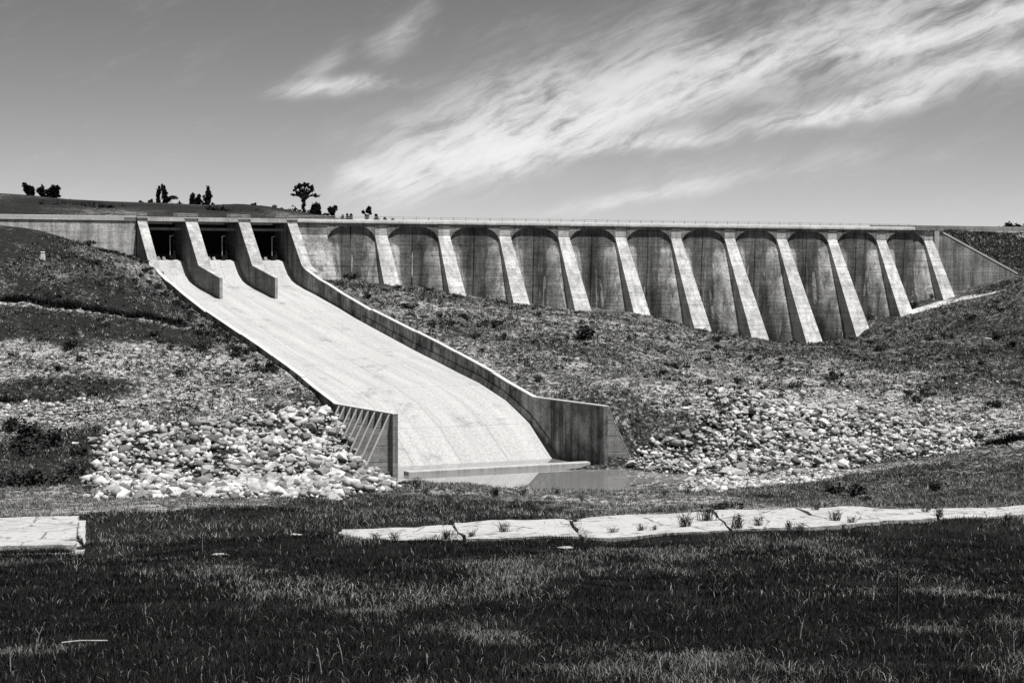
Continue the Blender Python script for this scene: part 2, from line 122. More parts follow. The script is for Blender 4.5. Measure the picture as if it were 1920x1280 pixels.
STALKS = [(8.9, 42.8, 1.16), (-11.7, 70.2, 0.96), (-8.8, 34.2, 0.59), (-3.0, 29.2, 0.42), (-2.8, 30.8, 0.53), (-4.7, 28.0, 0.4), (5.9, 38.0, 0.54), (3.0, 28.5, 0.49), (2.3, 28.5, 0.41), (-7.9, 29.2, 0.46), (7.9, 37.2, 0.53), (8.8, 32.5, 0.46), (-8.3, 42.0, 0.36), (8.3, 37.8, 0.28)]
MARKER = (-58.2, 231.8)
DITCH = [(-65.5, 212.2), (-59.6, 217.5), (-56.0, 218.0), (-52.3, 217.8), (-48.4, 217.0), (-44.5, 216.5), (-40.7, 216.0), (-38.0, 215.0)]
LEDGE = [(-55.3, 185.8), (-51.1, 186.0), (-46.4, 186.2), (-41.5, 186.0)]
BANK_LEDGE = [(41.3, 162.8), (42.7, 162.0), (45.0, 162.8), (48.0, 161.2)]
HEDGE = [(-54.5, 248.8), (-53.1, 249.8), (-51.4, 250.0), (-49.3, 248.8)]
APRON = [(65.0, 307.2), (70.7, 309.2), (76.1, 309.8), (80.3, 304.0), (78.0, 303.2), (73.0, 304.2), (68.3, 304.5), (65.2, 304.0)]
DRYSTICK = (-8.1, 35.2)
PALEBITS = [(-8.7, 75.2), (-10.7, 68.0), (2.0, 68.8)]
# ---------------------------------------------------------------- helpers
def fast_mesh(name, verts, faces, mat=None, smooth=False, tone=None):
    verts = np.asarray(verts, np.float32); me = bpy.data.meshes.new(name)
    if isinstance(faces, np.ndarray):
        nf, k = faces.shape
        me.vertices.add(len(verts)); me.vertices.foreach_set('co', verts.ravel())
        me.loops.add(nf*k); me.loops.foreach_set('vertex_index', faces.astype(np.int32).ravel())
        me.polygons.add(nf); me.polygons.foreach_set('loop_start', np.arange(0, nf*k, k, dtype=np.int32)); me.polygons.foreach_set('loop_total', np.full(nf, k, np.int32))
        me.update(calc_edges=True)
    else: me.from_pydata([tuple(v) for v in verts], [], faces); me.update()
    if tone is not None:
        at = me.attributes.new('tone', 'FLOAT', 'POINT'); at.data.foreach_set('value', np.asarray(tone, np.float32))
    if smooth: me.polygons.foreach_set('use_smooth', np.ones(len(me.polygons), bool))
    if mat: me.materials.append(mat)
    return me
def link(name, me, parent=None, loc=None):
    o = bpy.data.objects.new(name, me); COL.objects.link(o)
    if loc is not None: o.location = loc
    if parent: o.parent = parent
    return o
def thing(name, label, cat, loc, group=None):
    o = bpy.data.objects.new(name, None); COL.objects.link(o); o.location = loc; o['label'] = label; o['category'] = cat
    if group: o['group'] = group
    return o
def tag(o, label=None, cat=None, group=None, kind=None):
    for k, v in (('label', label), ('category', cat), ('group', group), ('kind', kind)):
        if v: o[k] = v
    return o
class MB:
    """collects solids in world space, then links them as one mesh object under a parent"""
    def __init__(s): s.v = []; s.f = []
    def add(s, vs, fs):
        n = len(s.v); s.v += [tuple(p) for p in vs]; s.f += [tuple(i+n for i in f) for f in fs]; return s
    def hexa(s, p):      # 8 points: bottom ring 4, top ring 4
        return s.add(p, [(3,2,1,0), (4,5,6,7), (0,1,5,4), (1,2,6,5), (2,3,7,6), (3,0,4,7)])
    def dbox(s, u0, u1, v0, v1, z0, z1):   # box in the dam frame
        return s.hexa([D(u0,v1,z0), D(u1,v1,z0), D(u1,v0,z0), D(u0,v0,z0), D(u0,v1,z1), D(u1,v1,z1), D(u1,v0,z1), D(u0,v0,z1)])
    def prism(s, poly, ua, ub):   # polygon in (v,z); ua(v,z), ub(v,z) give the two sides
        n = len(poly); a = [D(ua(v,z), v, z) for v, z in poly]; b = [D(ub(v,z), v, z) for v, z in poly]
        return s.add(a+b, [tuple(range(n))] + [tuple(range(2*n-1, n-1, -1))] + [(i, i+n, (i+1)%n+n, (i+1)%n) for i in range(n)])
    def bar(s, p, q, r, k=5):
        p, q = Vector(p), Vector(q); d = (q-p).normalized(); a = d.orthogonal().normalized(); b = d.cross(a); vs = []
        for c, rr in ((p, r), (q, r)): vs += [c + (a*math.cos(2*math.pi*i/k) + b*math.sin(2*math.pi*i/k))*rr for i in range(k)]
        return s.add(vs, [(i, (i+1)%k, (i+1)%k+k, i+k) for i in range(k)] + [tuple(range(k-1,-1,-1)), tuple(range(k, 2*k))])
    def build(s, name, mat, parent=None, bevel=0.0):
        L = np.array(parent.matrix_world.translation if parent and parent.parent is None else (0,0,0)) if parent else np.zeros(3)
        if parent: L = np.array(root_loc(parent))
        me = fast_mesh(name, np.array(s.v) - L, s.f, mat); fix_normals(me); o = link(name, me, parent)
        if bevel:
            m = o.modifiers.new('bevel', 'BEVEL'); m.width = bevel; m.segments = 1; m.limit_method = 'ANGLE'
        return o
def root_loc(o):
    while o.parent: o = o.parent
    return tuple(o.location)
import bmesh
def fix_normals(me):
    bm = bmesh.new(); bm.from_mesh(me); bmesh.ops.recalc_face_normals(bm, faces=bm.faces); bm.to_mesh(me); bm.free()
def vnoise(x, y, seed=0):
    x = np.asarray(x, float); y = np.asarray(y, float); xi = np.floor(x).astype(np.int64); yi = np.floor(y).astype(np.int64); fx = x-xi; fy = y-yi
    fx = fx*fx*(3-2*fx); fy = fy*fy*(3-2*fy)
    def h(a, b):
        n = (a*374761393 + b*668265263 + seed*974711) & 0x7fffffff; n = ((n ^ (n >> 13))*1274126177) & 0x7fffffff; return ((n ^ (n >> 16)) & 0xffff)/65535.
    return (h(xi,yi)*(1-fx) + h(xi+1,yi)*fx)*(1-fy) + (h(xi,yi+1)*(1-fx) + h(xi+1,yi+1)*fx)*fy
def fbm(x, y, seed=0, octv=4):
    t = 0; a = .5; n = 0
    for i in range(octv): t = t + a*vnoise(x*2**i + 17.3*i, y*2**i - 9.1*i, seed+i); n += a; a *= .5
    return t/n
def inpoly(x, y, poly):
    x = np.asarray(x); y = np.asarray(y); r = np.zeros(x.shape, bool); n = len(poly)
    for i in range(n):
        x0, y0 = poly[i]; x1, y1 = poly[(i+1) % n]
        if y0 == y1: continue
        c = ((y0 > y) != (y1 > y)) & (x < (x1-x0)*(y-y0)/(y1-y0) + x0); r ^= c
    return r

# ---------------------------------------------------------------- materials (the photograph is black and white: every colour is a grey)
def material(name):
    m = bpy.data.materials.new(name); m.use_nodes = True; t = NT(m.node_tree); t.n.clear()
    b = t.new('ShaderNodeBsdfPrincipled'); o = t.new('ShaderNodeOutputMaterial'); t.l.new(b.outputs[0], o.inputs[0]); b.inputs['Roughness'].default_value = .9
    b.inputs['Specular IOR Level'].default_value = .2
    return m, t, b
def grey(t, b, val):
    c = t.new('ShaderNodeCombineColor')
    for i in range(3): t.put(c.inputs[i], val)
    t.l.new(c.outputs[0], b.inputs['Base Color'])
def bump(t, b, h, strength, dist):
    n = t.new('ShaderNodeBump'); n.inputs['Strength'].default_value = strength; n.inputs['Distance'].default_value = dist; t.put(n.inputs['Height'], h); t.l.new(n.outputs[0], b.inputs['Normal'])
def simple(name, val, var=.3, sc=1.5, rough=.9):
    m, t, b = material(name); g = t.new('ShaderNodeNewGeometry').outputs['Position']
    grey(t, b, t.m('MULTIPLY', t.ramp(t.noise(g, sc, 5, .6), .3, .7, 1-var, 1+var), val)); b.inputs['Roughness'].default_value = rough; return m
def concrete(name, val, streak=.4, lift=1.0, blotch=.35, grain=.3, white=0.0, sun_patch=False):
    m, t, b = material(name); g = t.new('ShaderNodeNewGeometry').outputs['Position']; x, y, z = t.sep(g)
    u = t.m('ADD', t.m('MULTIPLY', x, UX), t.m('MULTIPLY', y, UY)); v = t.m('SUBTRACT', t.m('MULTIPLY', x, UY), t.m('MULTIPLY', y, UX))
    p = t.comb(u, v, z)
    bl = t.ramp(t.noise(p, .28, 6, .65), .3, .72, 1-blotch, 1+blotch)
    st = t.ramp(t.noise(t.scale(p, 1.3, 1.3, .07), 1.0, 5, .65), .38, .72, 1+streak*.4, 1-streak)
    gr = t.ramp(t.noise(p, 3.5, 5, .75), .25, .75, 1-grain, 1+grain)
    val_ = t.m('MULTIPLY', t.m('MULTIPLY', bl, st), t.m('MULTIPLY', gr, val))
    hh = None
    if sun_patch:    # sunlit patches beside the buttresses and shaded mid-bay, put into the colour
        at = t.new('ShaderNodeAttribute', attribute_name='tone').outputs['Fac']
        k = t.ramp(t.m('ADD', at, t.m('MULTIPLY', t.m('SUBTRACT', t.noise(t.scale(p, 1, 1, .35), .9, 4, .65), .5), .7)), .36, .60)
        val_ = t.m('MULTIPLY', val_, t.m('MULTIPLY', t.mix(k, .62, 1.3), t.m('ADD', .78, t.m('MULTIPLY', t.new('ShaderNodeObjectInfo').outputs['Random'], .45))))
    if lift:
        # horizontal pour joints and shutter-board lines
        zz = t.m('ADD', t.m('MULTIPLY', z, 1/1.5), t.m('MULTIPLY', t.noise(t.scale(p, .15, .15, .3), 1., 2), .25))
        fr = t.m('ABSOLUTE', t.m('SUBTRACT', t.m('FRACT', zz), .5))
        ln = t.ramp(fr, .455, .5)
        bd = t.noise(t.scale(p, .12, .12, 3.2), 1.0, 4, .7)
        val_ = t.m('MULTIPLY', val_, t.m('SUBTRACT', 1.0, t.m('MULTIPLY', t.m('MULTIPLY', ln, t.ramp(t.noise(t.scale(p, .4, .4, .6), 1., 3), .35, .6)), .55*lift)))
        val_ = t.m('MULTIPLY', val_, t.ramp(bd, .3, .7, 1-.28*lift, 1+.22*lift))
        hh = t.m('ADD', t.m('MULTIPLY', ln, -1.0), t.noise(p, 3.5, 4, .7))
    if white:   # pale lime runs below leaking joints
        wn = t.noise(t.scale(p, 1.9, 1.9, .02), 1.0, 2, .5); wz = t.noise(t.scale(p, 1.9, 1.9, .13), 1.0, 1, .5)
        k = t.m('MULTIPLY', t.ramp(wn, .63, .66), t.m('MULTIPLY', t.ramp(wz, .49, .53), t.ramp(t.m('ADD', z, t.m('MULTIPLY', wn, 9.0)), 27.5, 26.5)))
        val_ = t.m('ADD', val_, t.m('MULTIPLY', k, white))
    grey(t, b, t.m('MAXIMUM', val_, .015)); bump(t, b, hh if hh is not None else t.noise(p, 3.5, 4, .7), .35, .06)
    return m
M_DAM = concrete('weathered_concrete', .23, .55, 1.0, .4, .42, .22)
M_PANEL = concrete('sun_patched_panel_concrete', .235, .55, 1.0, .45, .5, .24, True)
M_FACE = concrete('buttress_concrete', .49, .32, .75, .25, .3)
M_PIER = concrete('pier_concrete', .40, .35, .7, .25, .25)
M_PSIDE = concrete('shaded_pier_side', .15, .6, .7, .35, .3)  # pier concrete darkened to carry the shade of the side faces
M_LIME = concrete('lime_crust', .46, .3, 0, .35, .35)
M_ENDB = concrete('end_block_concrete', .30, .45, 1.0, .4, .4)
M_WALLG = concrete('pale_wall_concrete', .46, .4, .6, .3, .35)
M_SIDE = concrete('stained_wall_concrete', .20, .8, 0, .8, .45)
M_FIN = concrete('fin_concrete', .24, .3, 1.0, .2, .25)
M_WHITE = concrete('sunlit_kerb', .8, .1, 0, .1, .1)  # kerb albedo raised in place of sunlight on its top
M_CREST = concrete('crest_concrete', .46, .2, 0, .2, .25)
M_COPE = concrete('coping_concrete', .52, .0, 0, .1, .15)
def chute_mat():
    m, t, b = material('chute_concrete'); g = t.new('ShaderNodeNewGeometry').outputs['Position']; x, y, z = t.sep(g)
    u = t.m('ADD', t.m('MULTIPLY', x, UX), t.m('MULTIPLY', y, UY)); v = t.m('SUBTRACT', t.m('MULTIPLY', x, UY), t.m('MULTIPLY', y, UX)); p = t.comb(u, v, 0.0)
    a = t.ramp(t.noise(t.scale(p, .75, .045, 1), 1.0, 7, .72), .32, .68, 1.08, .86)
    s = t.ramp(t.noise(t.scale(p, 1.6, .14, 1), 1.0, 6, .7, .3), .64, .72, 1.0, .62)          # scour marks running down the slope
    c = t.ramp(t.noise(p, .22, 7, .75), .53, .70, 1.0, .58); gr = t.ramp(t.noise(p, 3.4, 5, .85), .22, .78, .66, 1.28)
    lane = t.m('ABSOLUTE', t.m('SUBTRACT', t.m('FRACT', t.m('ADD', t.m('MULTIPLY', t.m('ADD', u, t.m('MULTIPLY', v, .04)), 1/5.1), .13)), .5)); ln = t.ramp(lane, .488, .4985, 1.0, .62)
    lift = t.m('ABSOLUTE', t.m('SUBTRACT', t.m('FRACT', t.m('MULTIPLY', v, 1/3.0)), .5)); lf = t.ramp(lift, .475, .497, 1.0, .89)
    grey(t, b, t.m('MULTIPLY', t.m('MULTIPLY', t.m('MULTIPLY', a, s), t.m('MULTIPLY', c, t.m('MULTIPLY', ln, lf))), t.m('MULTIPLY', gr, .43))); bump(t, b, t.noise(p, 3.0, 4, .7), .4, .06); return m
M_CHUTE = chute_mat()
def slab_mat():
    m, t, b = material('old_slab_concrete'); g = t.new('ShaderNodeNewGeometry').outputs['Position']
    c = t.ramp(t.noise(g, .6, 6, .7), .48, .70, 1.0, .72); d = t.ramp(t.noise(g, 1.5, 7, .7, .6), .55, .66, 1.0, .30); gr = t.ramp(t.noise(g, 12, 5, .75), .3, .7, .78, 1.15)
    v = t.new('ShaderNodeTexVoronoi', feature='DISTANCE_TO_EDGE'); t.put(v.inputs['Vector'], g); v.inputs['Scale'].default_value = .33
    wig = t.m('ADD', v.outputs['Distance'], t.m('MULTIPLY', t.m('SUBTRACT', t.noise(g, 1.7, 4, .7), .5), .10)); ck = t.ramp(t.m('ABSOLUTE', wig), .004, .016, .35, 1.0)
    grey(t, b, t.m('MULTIPLY', t.m('MULTIPLY', t.m('MULTIPLY', c, ck), d), t.m('MULTIPLY', gr, .44))); bump(t, b, t.m('ADD', t.noise(g, 12, 4, .7), t.m('MULTIPLY', t.noise(g, 2., 3), 2.0)), .6, .05); return m
M_SLAB = slab_mat()
M_LIP = simple('gate_lip_steel', .05, .4, 1.2, .7)
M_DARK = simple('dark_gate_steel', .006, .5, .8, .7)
M_BEAM = simple('grey_steel', .16, .3, 1.2, .6)
M_ROD = simple('pale_painted_steel', .6, .1, 2, .5)
M_RAIL = simple('galvanised_rail', .35, .2, 2, .5)
M_MARK = simple('white_paint', .75, .06, 3, .6)
M_BARK = simple('bark', .06, .4, 2)
def ground_mat():
    m, t, b = material('ground_cover'); g = t.new('ShaderNodeNewGeometry').outputs['Position']
    at = t.m('MINIMUM', t.new('ShaderNodeAttribute', attribute_name='tone').outputs['Fac'], .62)
    n1 = t.noise(g, .22, 6, .7); n2 = t.noise(g, 1.9, 7, .75, .3); n3 = t.noise(g, 4.2, 5, .8)
    soil = t.m('MULTIPLY', t.m('ADD', .012, t.m('MULTIPLY', at, .68)), t.ramp(n3, .28, .72, .5, 1.4))
    # matted plants: dark clumps whose cover falls as the ground gets barer
    cl = t.m('ADD', n2, t.m('ADD', t.m('MULTIPLY', t.m('SUBTRACT', n1, .5), .45), t.m('MULTIPLY', t.m('SUBTRACT', n3, .5), .45)))
    th = t.m('ADD', .64, t.m('MULTIPLY', at, -.33))
    k = t.ramp(t.m('SUBTRACT', cl, th), -.09, .12)
    grey(t, b, t.mix(k, .013, soil)); bump(t, b, t.m('SUBTRACT', t.m('MULTIPLY', n3, .6), t.m('MULTIPLY', k, .7)), 1.0, .3); return m
M_GROUND = ground_mat()
def tone_mat(name, lo, hi, rough=.85, trans=0.0, attr='tone'):
    m, t, b = material(name); a = t.new('ShaderNodeAttribute', attribute_name=attr).outputs['Fac']
    grey(t, b, t.mix(a, lo, hi)); b.inputs['Roughness'].default_value = rough; b.inputs['Specular IOR Level'].default_value = .06; return m
M_GRASS = tone_mat('grass_blade', .004, .40, .7)
M_TUFT = tone_mat('scrub_leaf', .010, .40, .8)
M_LEAF = tone_mat('shrub_leaf', .005, .075, .7)
M_TREE = tone_mat('tree_leaf', .008, .03, .7)
def stone_mat(name, rand):
    m, t, b = material(name); tc = t.new('ShaderNodeTexCoord'); g = t.new('ShaderNodeNewGeometry').outputs['Position']
    r = t.new('ShaderNodeObjectInfo').outputs['Random'] if rand else t.new('ShaderNodeAttribute', attribute_name='tone').outputs['Fac']
    n = t.ramp(t.noise(g, 3.0, 6, .7), .3, .7, .72, 1.2)
    grey(t, b, t.m('MULTIPLY', n, t.mix(t.m('POWER', r, .9), .11, .64))); bump(t, b, t.noise(g, 6, 5, .7), .5, .08); return m
M_STONE = stone_mat('riprap_stone', True); M_STONES = stone_mat('riprap_stones', False)
def water_mat():
    m, t, b = material('pool_water'); g = t.new('ShaderNodeNewGeometry').outputs['Position']
    grey(t, b, .20); b.inputs['Roughness'].default_value = .02; b.inputs['IOR'].default_value = 1.33; b.inputs['Specular IOR Level'].default_value = .5
    bump(t, b, t.noise(t.scale(g, .6, 1.4, 1), 1.0, 3, .5), .012, .05); return m
M_WATER = water_mat()

# ---------------------------------------------------------------- terrain
TP = np.array(TERRAIN); TX = TP[:, :2]/100.
def _k(r): return np.where(r > 0, r*r*np.log(r + 1e-12), 0)
_n = len(TX); _A = np.zeros((_n+3, _n+3)); _A[:_n,:_n] = _k(np.linalg.norm(TX[:,None]-TX[None], axis=2)) + 5e-4*np.eye(_n)
_A[:_n,_n] = 1; _A[:_n,_n+1:] = TX; _A[_n,:_n] = 1; _A[_n+1:,:_n] = TX.T
_S = np.linalg.solve(_A, np.r_[TP[:,2], 0, 0, 0])
def tps(x, y):
    q = np.stack([np.ravel(x), np.ravel(y)], 1)/100.; out = []
    for i in range(0, len(q), 20000):
        b = q[i:i+20000]; out.append(_k(np.linalg.norm(b[:,None]-TX[None], axis=2))@_S[:_n] + _S[_n] + b@_S[_n+1:])
    return np.concatenate(out).reshape(np.shape(x))
WALL_TOP = [(4.1,21.1),(7.8,20.2),(13.2,18.9),(16.7,18.3),(22.1,17.15),(33,15.1),(55.4,11.64),(64.9,10.04),(69.9,9.17),(73.8,8.35),(80.3,7.15),(95,7.15)]
FLOOR = [(-7,20.0),(-3,21.0),(-1.2,21.7),(0,21.45),(1,20.5),(2,19.6),(3.5,18.75),(5,18.25),(8,17.65),(11.9,17.04),(22.1,15.27),(28,14.15),(48,10.87),(56.8,9.55),(61.9,8.75),(67.3,7.95),(74.25,6.5),(80.3,4.53),(84.3,2.35),(85.8,1.57),(89,0.4),(95,-.6)]
def itp(tab): 
    a, b = zip(*tab); return lambda v: np.interp(v, a, b)
wall_top = itp(WALL_TOP); chute_z = itp(FLOOR)
def ur(v): return -14.2 - .0345*np.clip(v, 0, 81)
def ul(v): return -34.9 - .042*np.clip(v, 0, 81)
def seg_dist(x, y, line):
    best = np.full(np.shape(x), 1e9); tt = np.zeros(np.shape(x)); side = np.zeros(np.shape(x)); n = len(line)-1
    for i in range(n):
        x0, y0 = line[i]; dx, dy = line[i+1][0]-x0, line[i+1][1]-y0; L2 = dx*dx+dy*dy
        t = np.clip(((x-x0)*dx + (y-y0)*dy)/L2, 0, 1); d = np.hypot(x-x0-t*dx, y-y0-t*dy); c = d < best
        best = np.where(c, d, best); tt = np.where(c, (i+t)/n, tt); side = np.where(c, np.sign((x-x0)*dy - (y-y0)*dx), side)
    return best, tt, side
def cover(x, y):
    x = np.asarray(x, float); y = np.asarray(y, float); S = np.array(COVER)
    xs = x + (fbm(x*.12, y*.12, 5)-.5)*9*np.clip(y/200, .2, 1); ys = y + (fbm(x*.12, y*.12, 9)-.5)*9*np.clip(y/200, .2, 1); out = np.zeros(x.size)
    q = np.stack([xs.ravel(), ys.ravel()], 1)
    for i in range(0, len(q), 20000):
        b = q[i:i+20000]; d2 = (b[:,None,0]-S[None,:,0])**2 + (b[:,None,1]-S[None,:,1])**2 + .5; w = 1/d2**2.5
        out[i:i+20000] = (w@S[:,2])/w.sum(1)
    return out.reshape(x.shape)
def embank(u, v):    # earth embankment behind the right abutment wall
    top = 27.0; toe = np.interp(u, [102, 119.15, 126, 140, 220], [27.0, 19.7, 19.3, 19, 19]); return np.minimum(top, toe + (-v)*.62)
def ground_z(x, y, rough=True):
    u, v = toD(np.asarray(x, float), np.asarray(y, float)); z = tps(x, y)
    if rough:
        amp = np.clip((np.asarray(y)-10)/120, .12, 1)
        wall = np.clip(np.minimum(np.abs(u-ur(v)-.5), np.abs(u-ul(v)+.5))/4, .15, 1)*np.clip((v-2)/10, .1, 1)
        z = z + ((fbm(u*.16, v*.16, 3)-.5)*1.3 + (fbm(u*.5, v*.5, 8, 3)-.5)*.55)*amp*wall
        d, t, s = seg_dist(x, y, DITCH); z = z - .9*np.exp(-((d-s*.5)/.55)**2)*np.clip((1-t)*6, 0, 1) - np.where(s > 0, 0.0, 0.0)
        z = z + .35*np.exp(-(np.maximum(0, d)/1.6)**2)*(d > .9)*np.clip((1-t)*6, 0, 1)
        d, t, s = seg_dist(x, y, LEDGE); z = z - 1.1*np.exp(-(d/1.1)**2)*np.clip((1-t)*4, 0, 1)
        d, t, s = seg_dist(x, y, BANK_LEDGE); z = z + .55*np.exp(-(np.maximum(d-.3, 0)/2.2)**2)*(s > 0)
    # behind the right abutment
    e = embank(u, v); k = np.clip((-v-.35)/.05, 0, 1)*(u > 101) ; k = np.where(u > 120, np.clip((6-v)/10, 0, 1), k); z = z*(1-k) + (e + (fbm(u*.4, v*.4, 31, 3)-.5)*.5*np.clip(-v/3, 0, 1))*k
    z = np.where((v < -1.2) & (u <= 101), np.minimum(z, 15.0), z)
    # chute corridor and stilling basin
    cor = (u > ul(v) - .3) & (u < ur(v) + .4) & (v > -2) & (v < 96)
    z = np.where(cor, np.minimum(z, chute_z(v) - .9), z)
    return z
def build_ground():
    us = np.r_[np.array([-2500,-1500,-900,-550,-350,-250,-200,-175]), np.arange(-160, -60, 1.0), np.arange(-60, 125, .7), np.arange(125, 160, 1.2), np.array([170,190,220,280,400,700,1200,2500])]
    us = np.unique(np.r_[us, [-35.3, -35.1, -13.85, -13.65]])
    us = us[~((us > -35.29) & (us < -35.11))]; us = us[~((us > -13.84) & (us < -13.66))]
    vs = np.r_[np.array([-2500,-1200,-600,-300,-150,-80,-50]), np.arange(-40, -4, 1.5), np.arange(-4, 130, .7), np.arange(130, 300, .9), np.array([305,330,380,500,900,2000])]
    vs = np.unique(np.r_[vs, [-.42, -.34]])
    Pu, Vv = np.meshgrid(us, vs, indexing='ij')
    wl = np.interp(Pu, [-80, -35.5, -13.5, 30], [0, -.042, -.0345, 0]); U_ = Pu + wl*np.clip(Vv, 0, 81)
    X = OX + U_*UX + Vv*UY; Y = OY + U_*UY - Vv*UX
    cx = np.clip(X, -170, 190); cy = np.clip(Y, -40, 340)
    Z = ground_z(cx, cy); far = np.clip(np.hypot(X-cx, Y-cy)/150, 0, 1); Z = Z*(1-far) + far*np.where(Y < 100, 16.0, 6.0)
    nu, nv = Pu.shape; idx = np.arange(nu*nv).reshape(nu, nv)
    F = np.stack([idx[:-1,:-1], idx[1:,:-1], idx[1:,1:], idx[:-1,1:]], -1).reshape(-1, 4)[:, ::-1]
    c = cover(X, Y); u, v = toD(X, Y); c = np.where((v < 0) & (u > 100), .2, c)
    d, t, s = seg_dist(X, Y, DITCH); c = np.where((d < 2.2) & (s > 0), .6, c); c = np.where((d < 1.0), .0, c); c = np.where(inpoly(X, Y, HEAP_POLY), .14, np.where(inpoly(X, Y, FIELD_POLY), .2, c))  # darkened ground: shadow along the ditch, shade between the heap stones
    me = fast_mesh('hillside', np.stack([X, Y, Z], -1).reshape(-1, 3), F, M_GROUND, True, c.ravel())
    fix = link('hillside', me); tag(fix, 'scrubby valley floor and slopes below the dam', 'terrain', None, 'structure'); return fix
build_ground()
def gz1(x, y): return float(ground_z(np.array([x]), np.array([y]))[0])

# distant hill behind the dam, left
def build_far_hill():
    prof = [(-900,372),(-400,358),(-150,358),(0,362),(70,366),(150,374),(270,379),(330,381),(400,384),(460,382),(510,386),(560,394),(600,401),(640,408),(760,420),(1000,440)]
    xs = np.arange(-900, 1001, 12.); hz = np.interp(xs, *zip(*prof)); ridge = 19.3 + (510-hz)/3500*560
    ys = np.r_[300, 340, 380, 420, 460, 490, 515, 535, 548, 556, 560, 566, 580, 620, 700, 850]; V_ = []; T = []
    for i, x in enumerate(xs):
        for y in ys:
            k = (y-300)/260; s = (math.sin(min(k, 1)*math.pi/2))**1.1 if k < 1 else 1-((y-560)/300)**1.3
            X = (x-960)/3500*560*(y/560)**.6; Z = 12 + (ridge[i]-12)*max(s, -.2) + (fbm(np.array([X*.05]), np.array([y*.05]), 4)[0]-.5)*1.6*min(1, max(0, (545-y)/60))
            V_.append((X, y, Z)); T.append(.10 + .35*np.clip((fbm(np.array([X*.035+y*.004]), np.array([y*.05]), 22, 4)[0]-.42)*4, 0, 1) - .08*(abs(y-530) < 16))
    n = len(ys); F = [(i*n+j, (i+1)*n+j, (i+1)*n+j+1, i*n+j+1) for i in range(len(xs)-1) for j in range(n-1)]
    o = link('hill', fast_mesh('hill', V_, np.array(F), M_GROUND, True, T)); tag(o, 'dark grassy hill rising behind the left end of the dam', 'hill', None, 'structure')
    return lambda X: float(np.interp(X/.16+960, xs, ridge))
hill_z = build_far_hill()

# water of the stilling pool
WATER_Z = 1.45
poly = [D(-42, 90, WATER_Z), D(-42, 118, WATER_Z), D(8, 118, WATER_Z), D(8, 96.5, WATER_Z), D(-17.6, 96.5, WATER_Z), D(-17.0, 84, WATER_Z), D(-38.6, 84, WATER_Z), D(-38.6, 90, WATER_Z)]
o = link('water', fast_mesh('water', poly, [tuple(range(8))], M_WATER)); tag(o, 'still pale pool at the foot of the spillway chute', 'water', None, 'structure')

# ---------------------------------------------------------------- the buttress dam
dam = thing('buttress_dam', 'long concrete buttress dam with rounded arches between sloping pale buttresses', 'dam', D(45, 0, 8))
BZ = 25.3
def face_v(z): return .557*np.maximum(0, BZ - z)
def half_w(z): return .95 + .038*np.maximum(0, BZ - z)
FEET = [18.4, 17.18, 15.53, 14.62, 13.89, 11.94, 8.87, 8.71, 11.19, 13.85, 16.05]
def flare_v(z): return -.35 + .40*np.maximum(0, BZ - z)
for i in range(11):
    zs = [FEET[i]-4, FEET[i]-1, (FEET[i]+BZ)/2, BZ, 26.85]; mb = MB(); vs = []
    for z in zs:
        h = half_w(z); f = face_v(z); vs += [D(10*i-h, f, z), D(10*i+h, f, z), D(10*i+h, -3.2, z), D(10*i-h, -3.2, z)]
    fs = [(3,2,1,0), (16,17,18,19)]
    for k in range(4):
        a = 4*k; fs += [(a+j, a+(j+1)%4, a+4+(j+1)%4, a+4+j) for j in range(4)]
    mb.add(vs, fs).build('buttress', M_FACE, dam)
# curved head panels between the buttresses, two per bay with an open joint between
def pale(d, drop): return float(np.clip((2.4 + .02*drop - d)/1.2, 0, 1)*np.clip((drop-.6)/1.0, 0, 1)*np.clip(1.05-(drop-7)/14, .35, 1))  # painted sun patch: pale by the buttress, dark towards mid-bay
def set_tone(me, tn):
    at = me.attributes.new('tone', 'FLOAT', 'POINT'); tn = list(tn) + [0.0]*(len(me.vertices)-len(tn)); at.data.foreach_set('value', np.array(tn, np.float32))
def head_panel(i, sgn):
    zs = np.r_[np.linspace(FEET[max(0,min(10,i))] if 0 else 3.0, 24.5, 14), 25.5, 27.0]
    ts = np.r_[np.linspace(0, 1, 15)]; V_ = []; TN = []
    for z in zs:
        e = half_w(z); W_ = 5 - .05 - e
        for t in ts:
            d = W_*t; u = 10*i + sgn*(e + d) if t < 1 else 10*i + sgn*4.95
            drop = max(0., BZ - z); tf = min(2.6 + .06*drop, W_*.95)
            g = max(0., 1 - d/tf); g = g*g*(3-2*g)
            mid = -.25 - .05*drop
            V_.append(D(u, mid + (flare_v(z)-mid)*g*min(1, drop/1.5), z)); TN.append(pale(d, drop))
    n = len(ts); m = len(zs); F = [(a*n+b, a*n+b+1, (a+1)*n+b+1, (a+1)*n+b) for a in range(m-1) for b in range(n-1)]
    base = len(V_)   # give the panel thickness at the joint
    for a in range(m):
        e = zs[a]; V_.append(D(10*i + sgn*4.95, -3.0, e))
    F += [(a*n+n-1, base+a, base+a+1, (a+1)*n+n-1) for a in range(m-1)]
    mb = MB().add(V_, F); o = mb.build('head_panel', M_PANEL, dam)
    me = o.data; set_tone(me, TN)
    me.polygons.foreach_set('use_smooth', np.array([1]*((m-1)*(n-1)) + [0]*(m-1), bool)); return o
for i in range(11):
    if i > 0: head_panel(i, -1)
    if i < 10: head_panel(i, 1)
MB().dbox(0, 100, -3.4, -2.95, 0, 27.0).build('upstream_deck', M_DARK, dam)
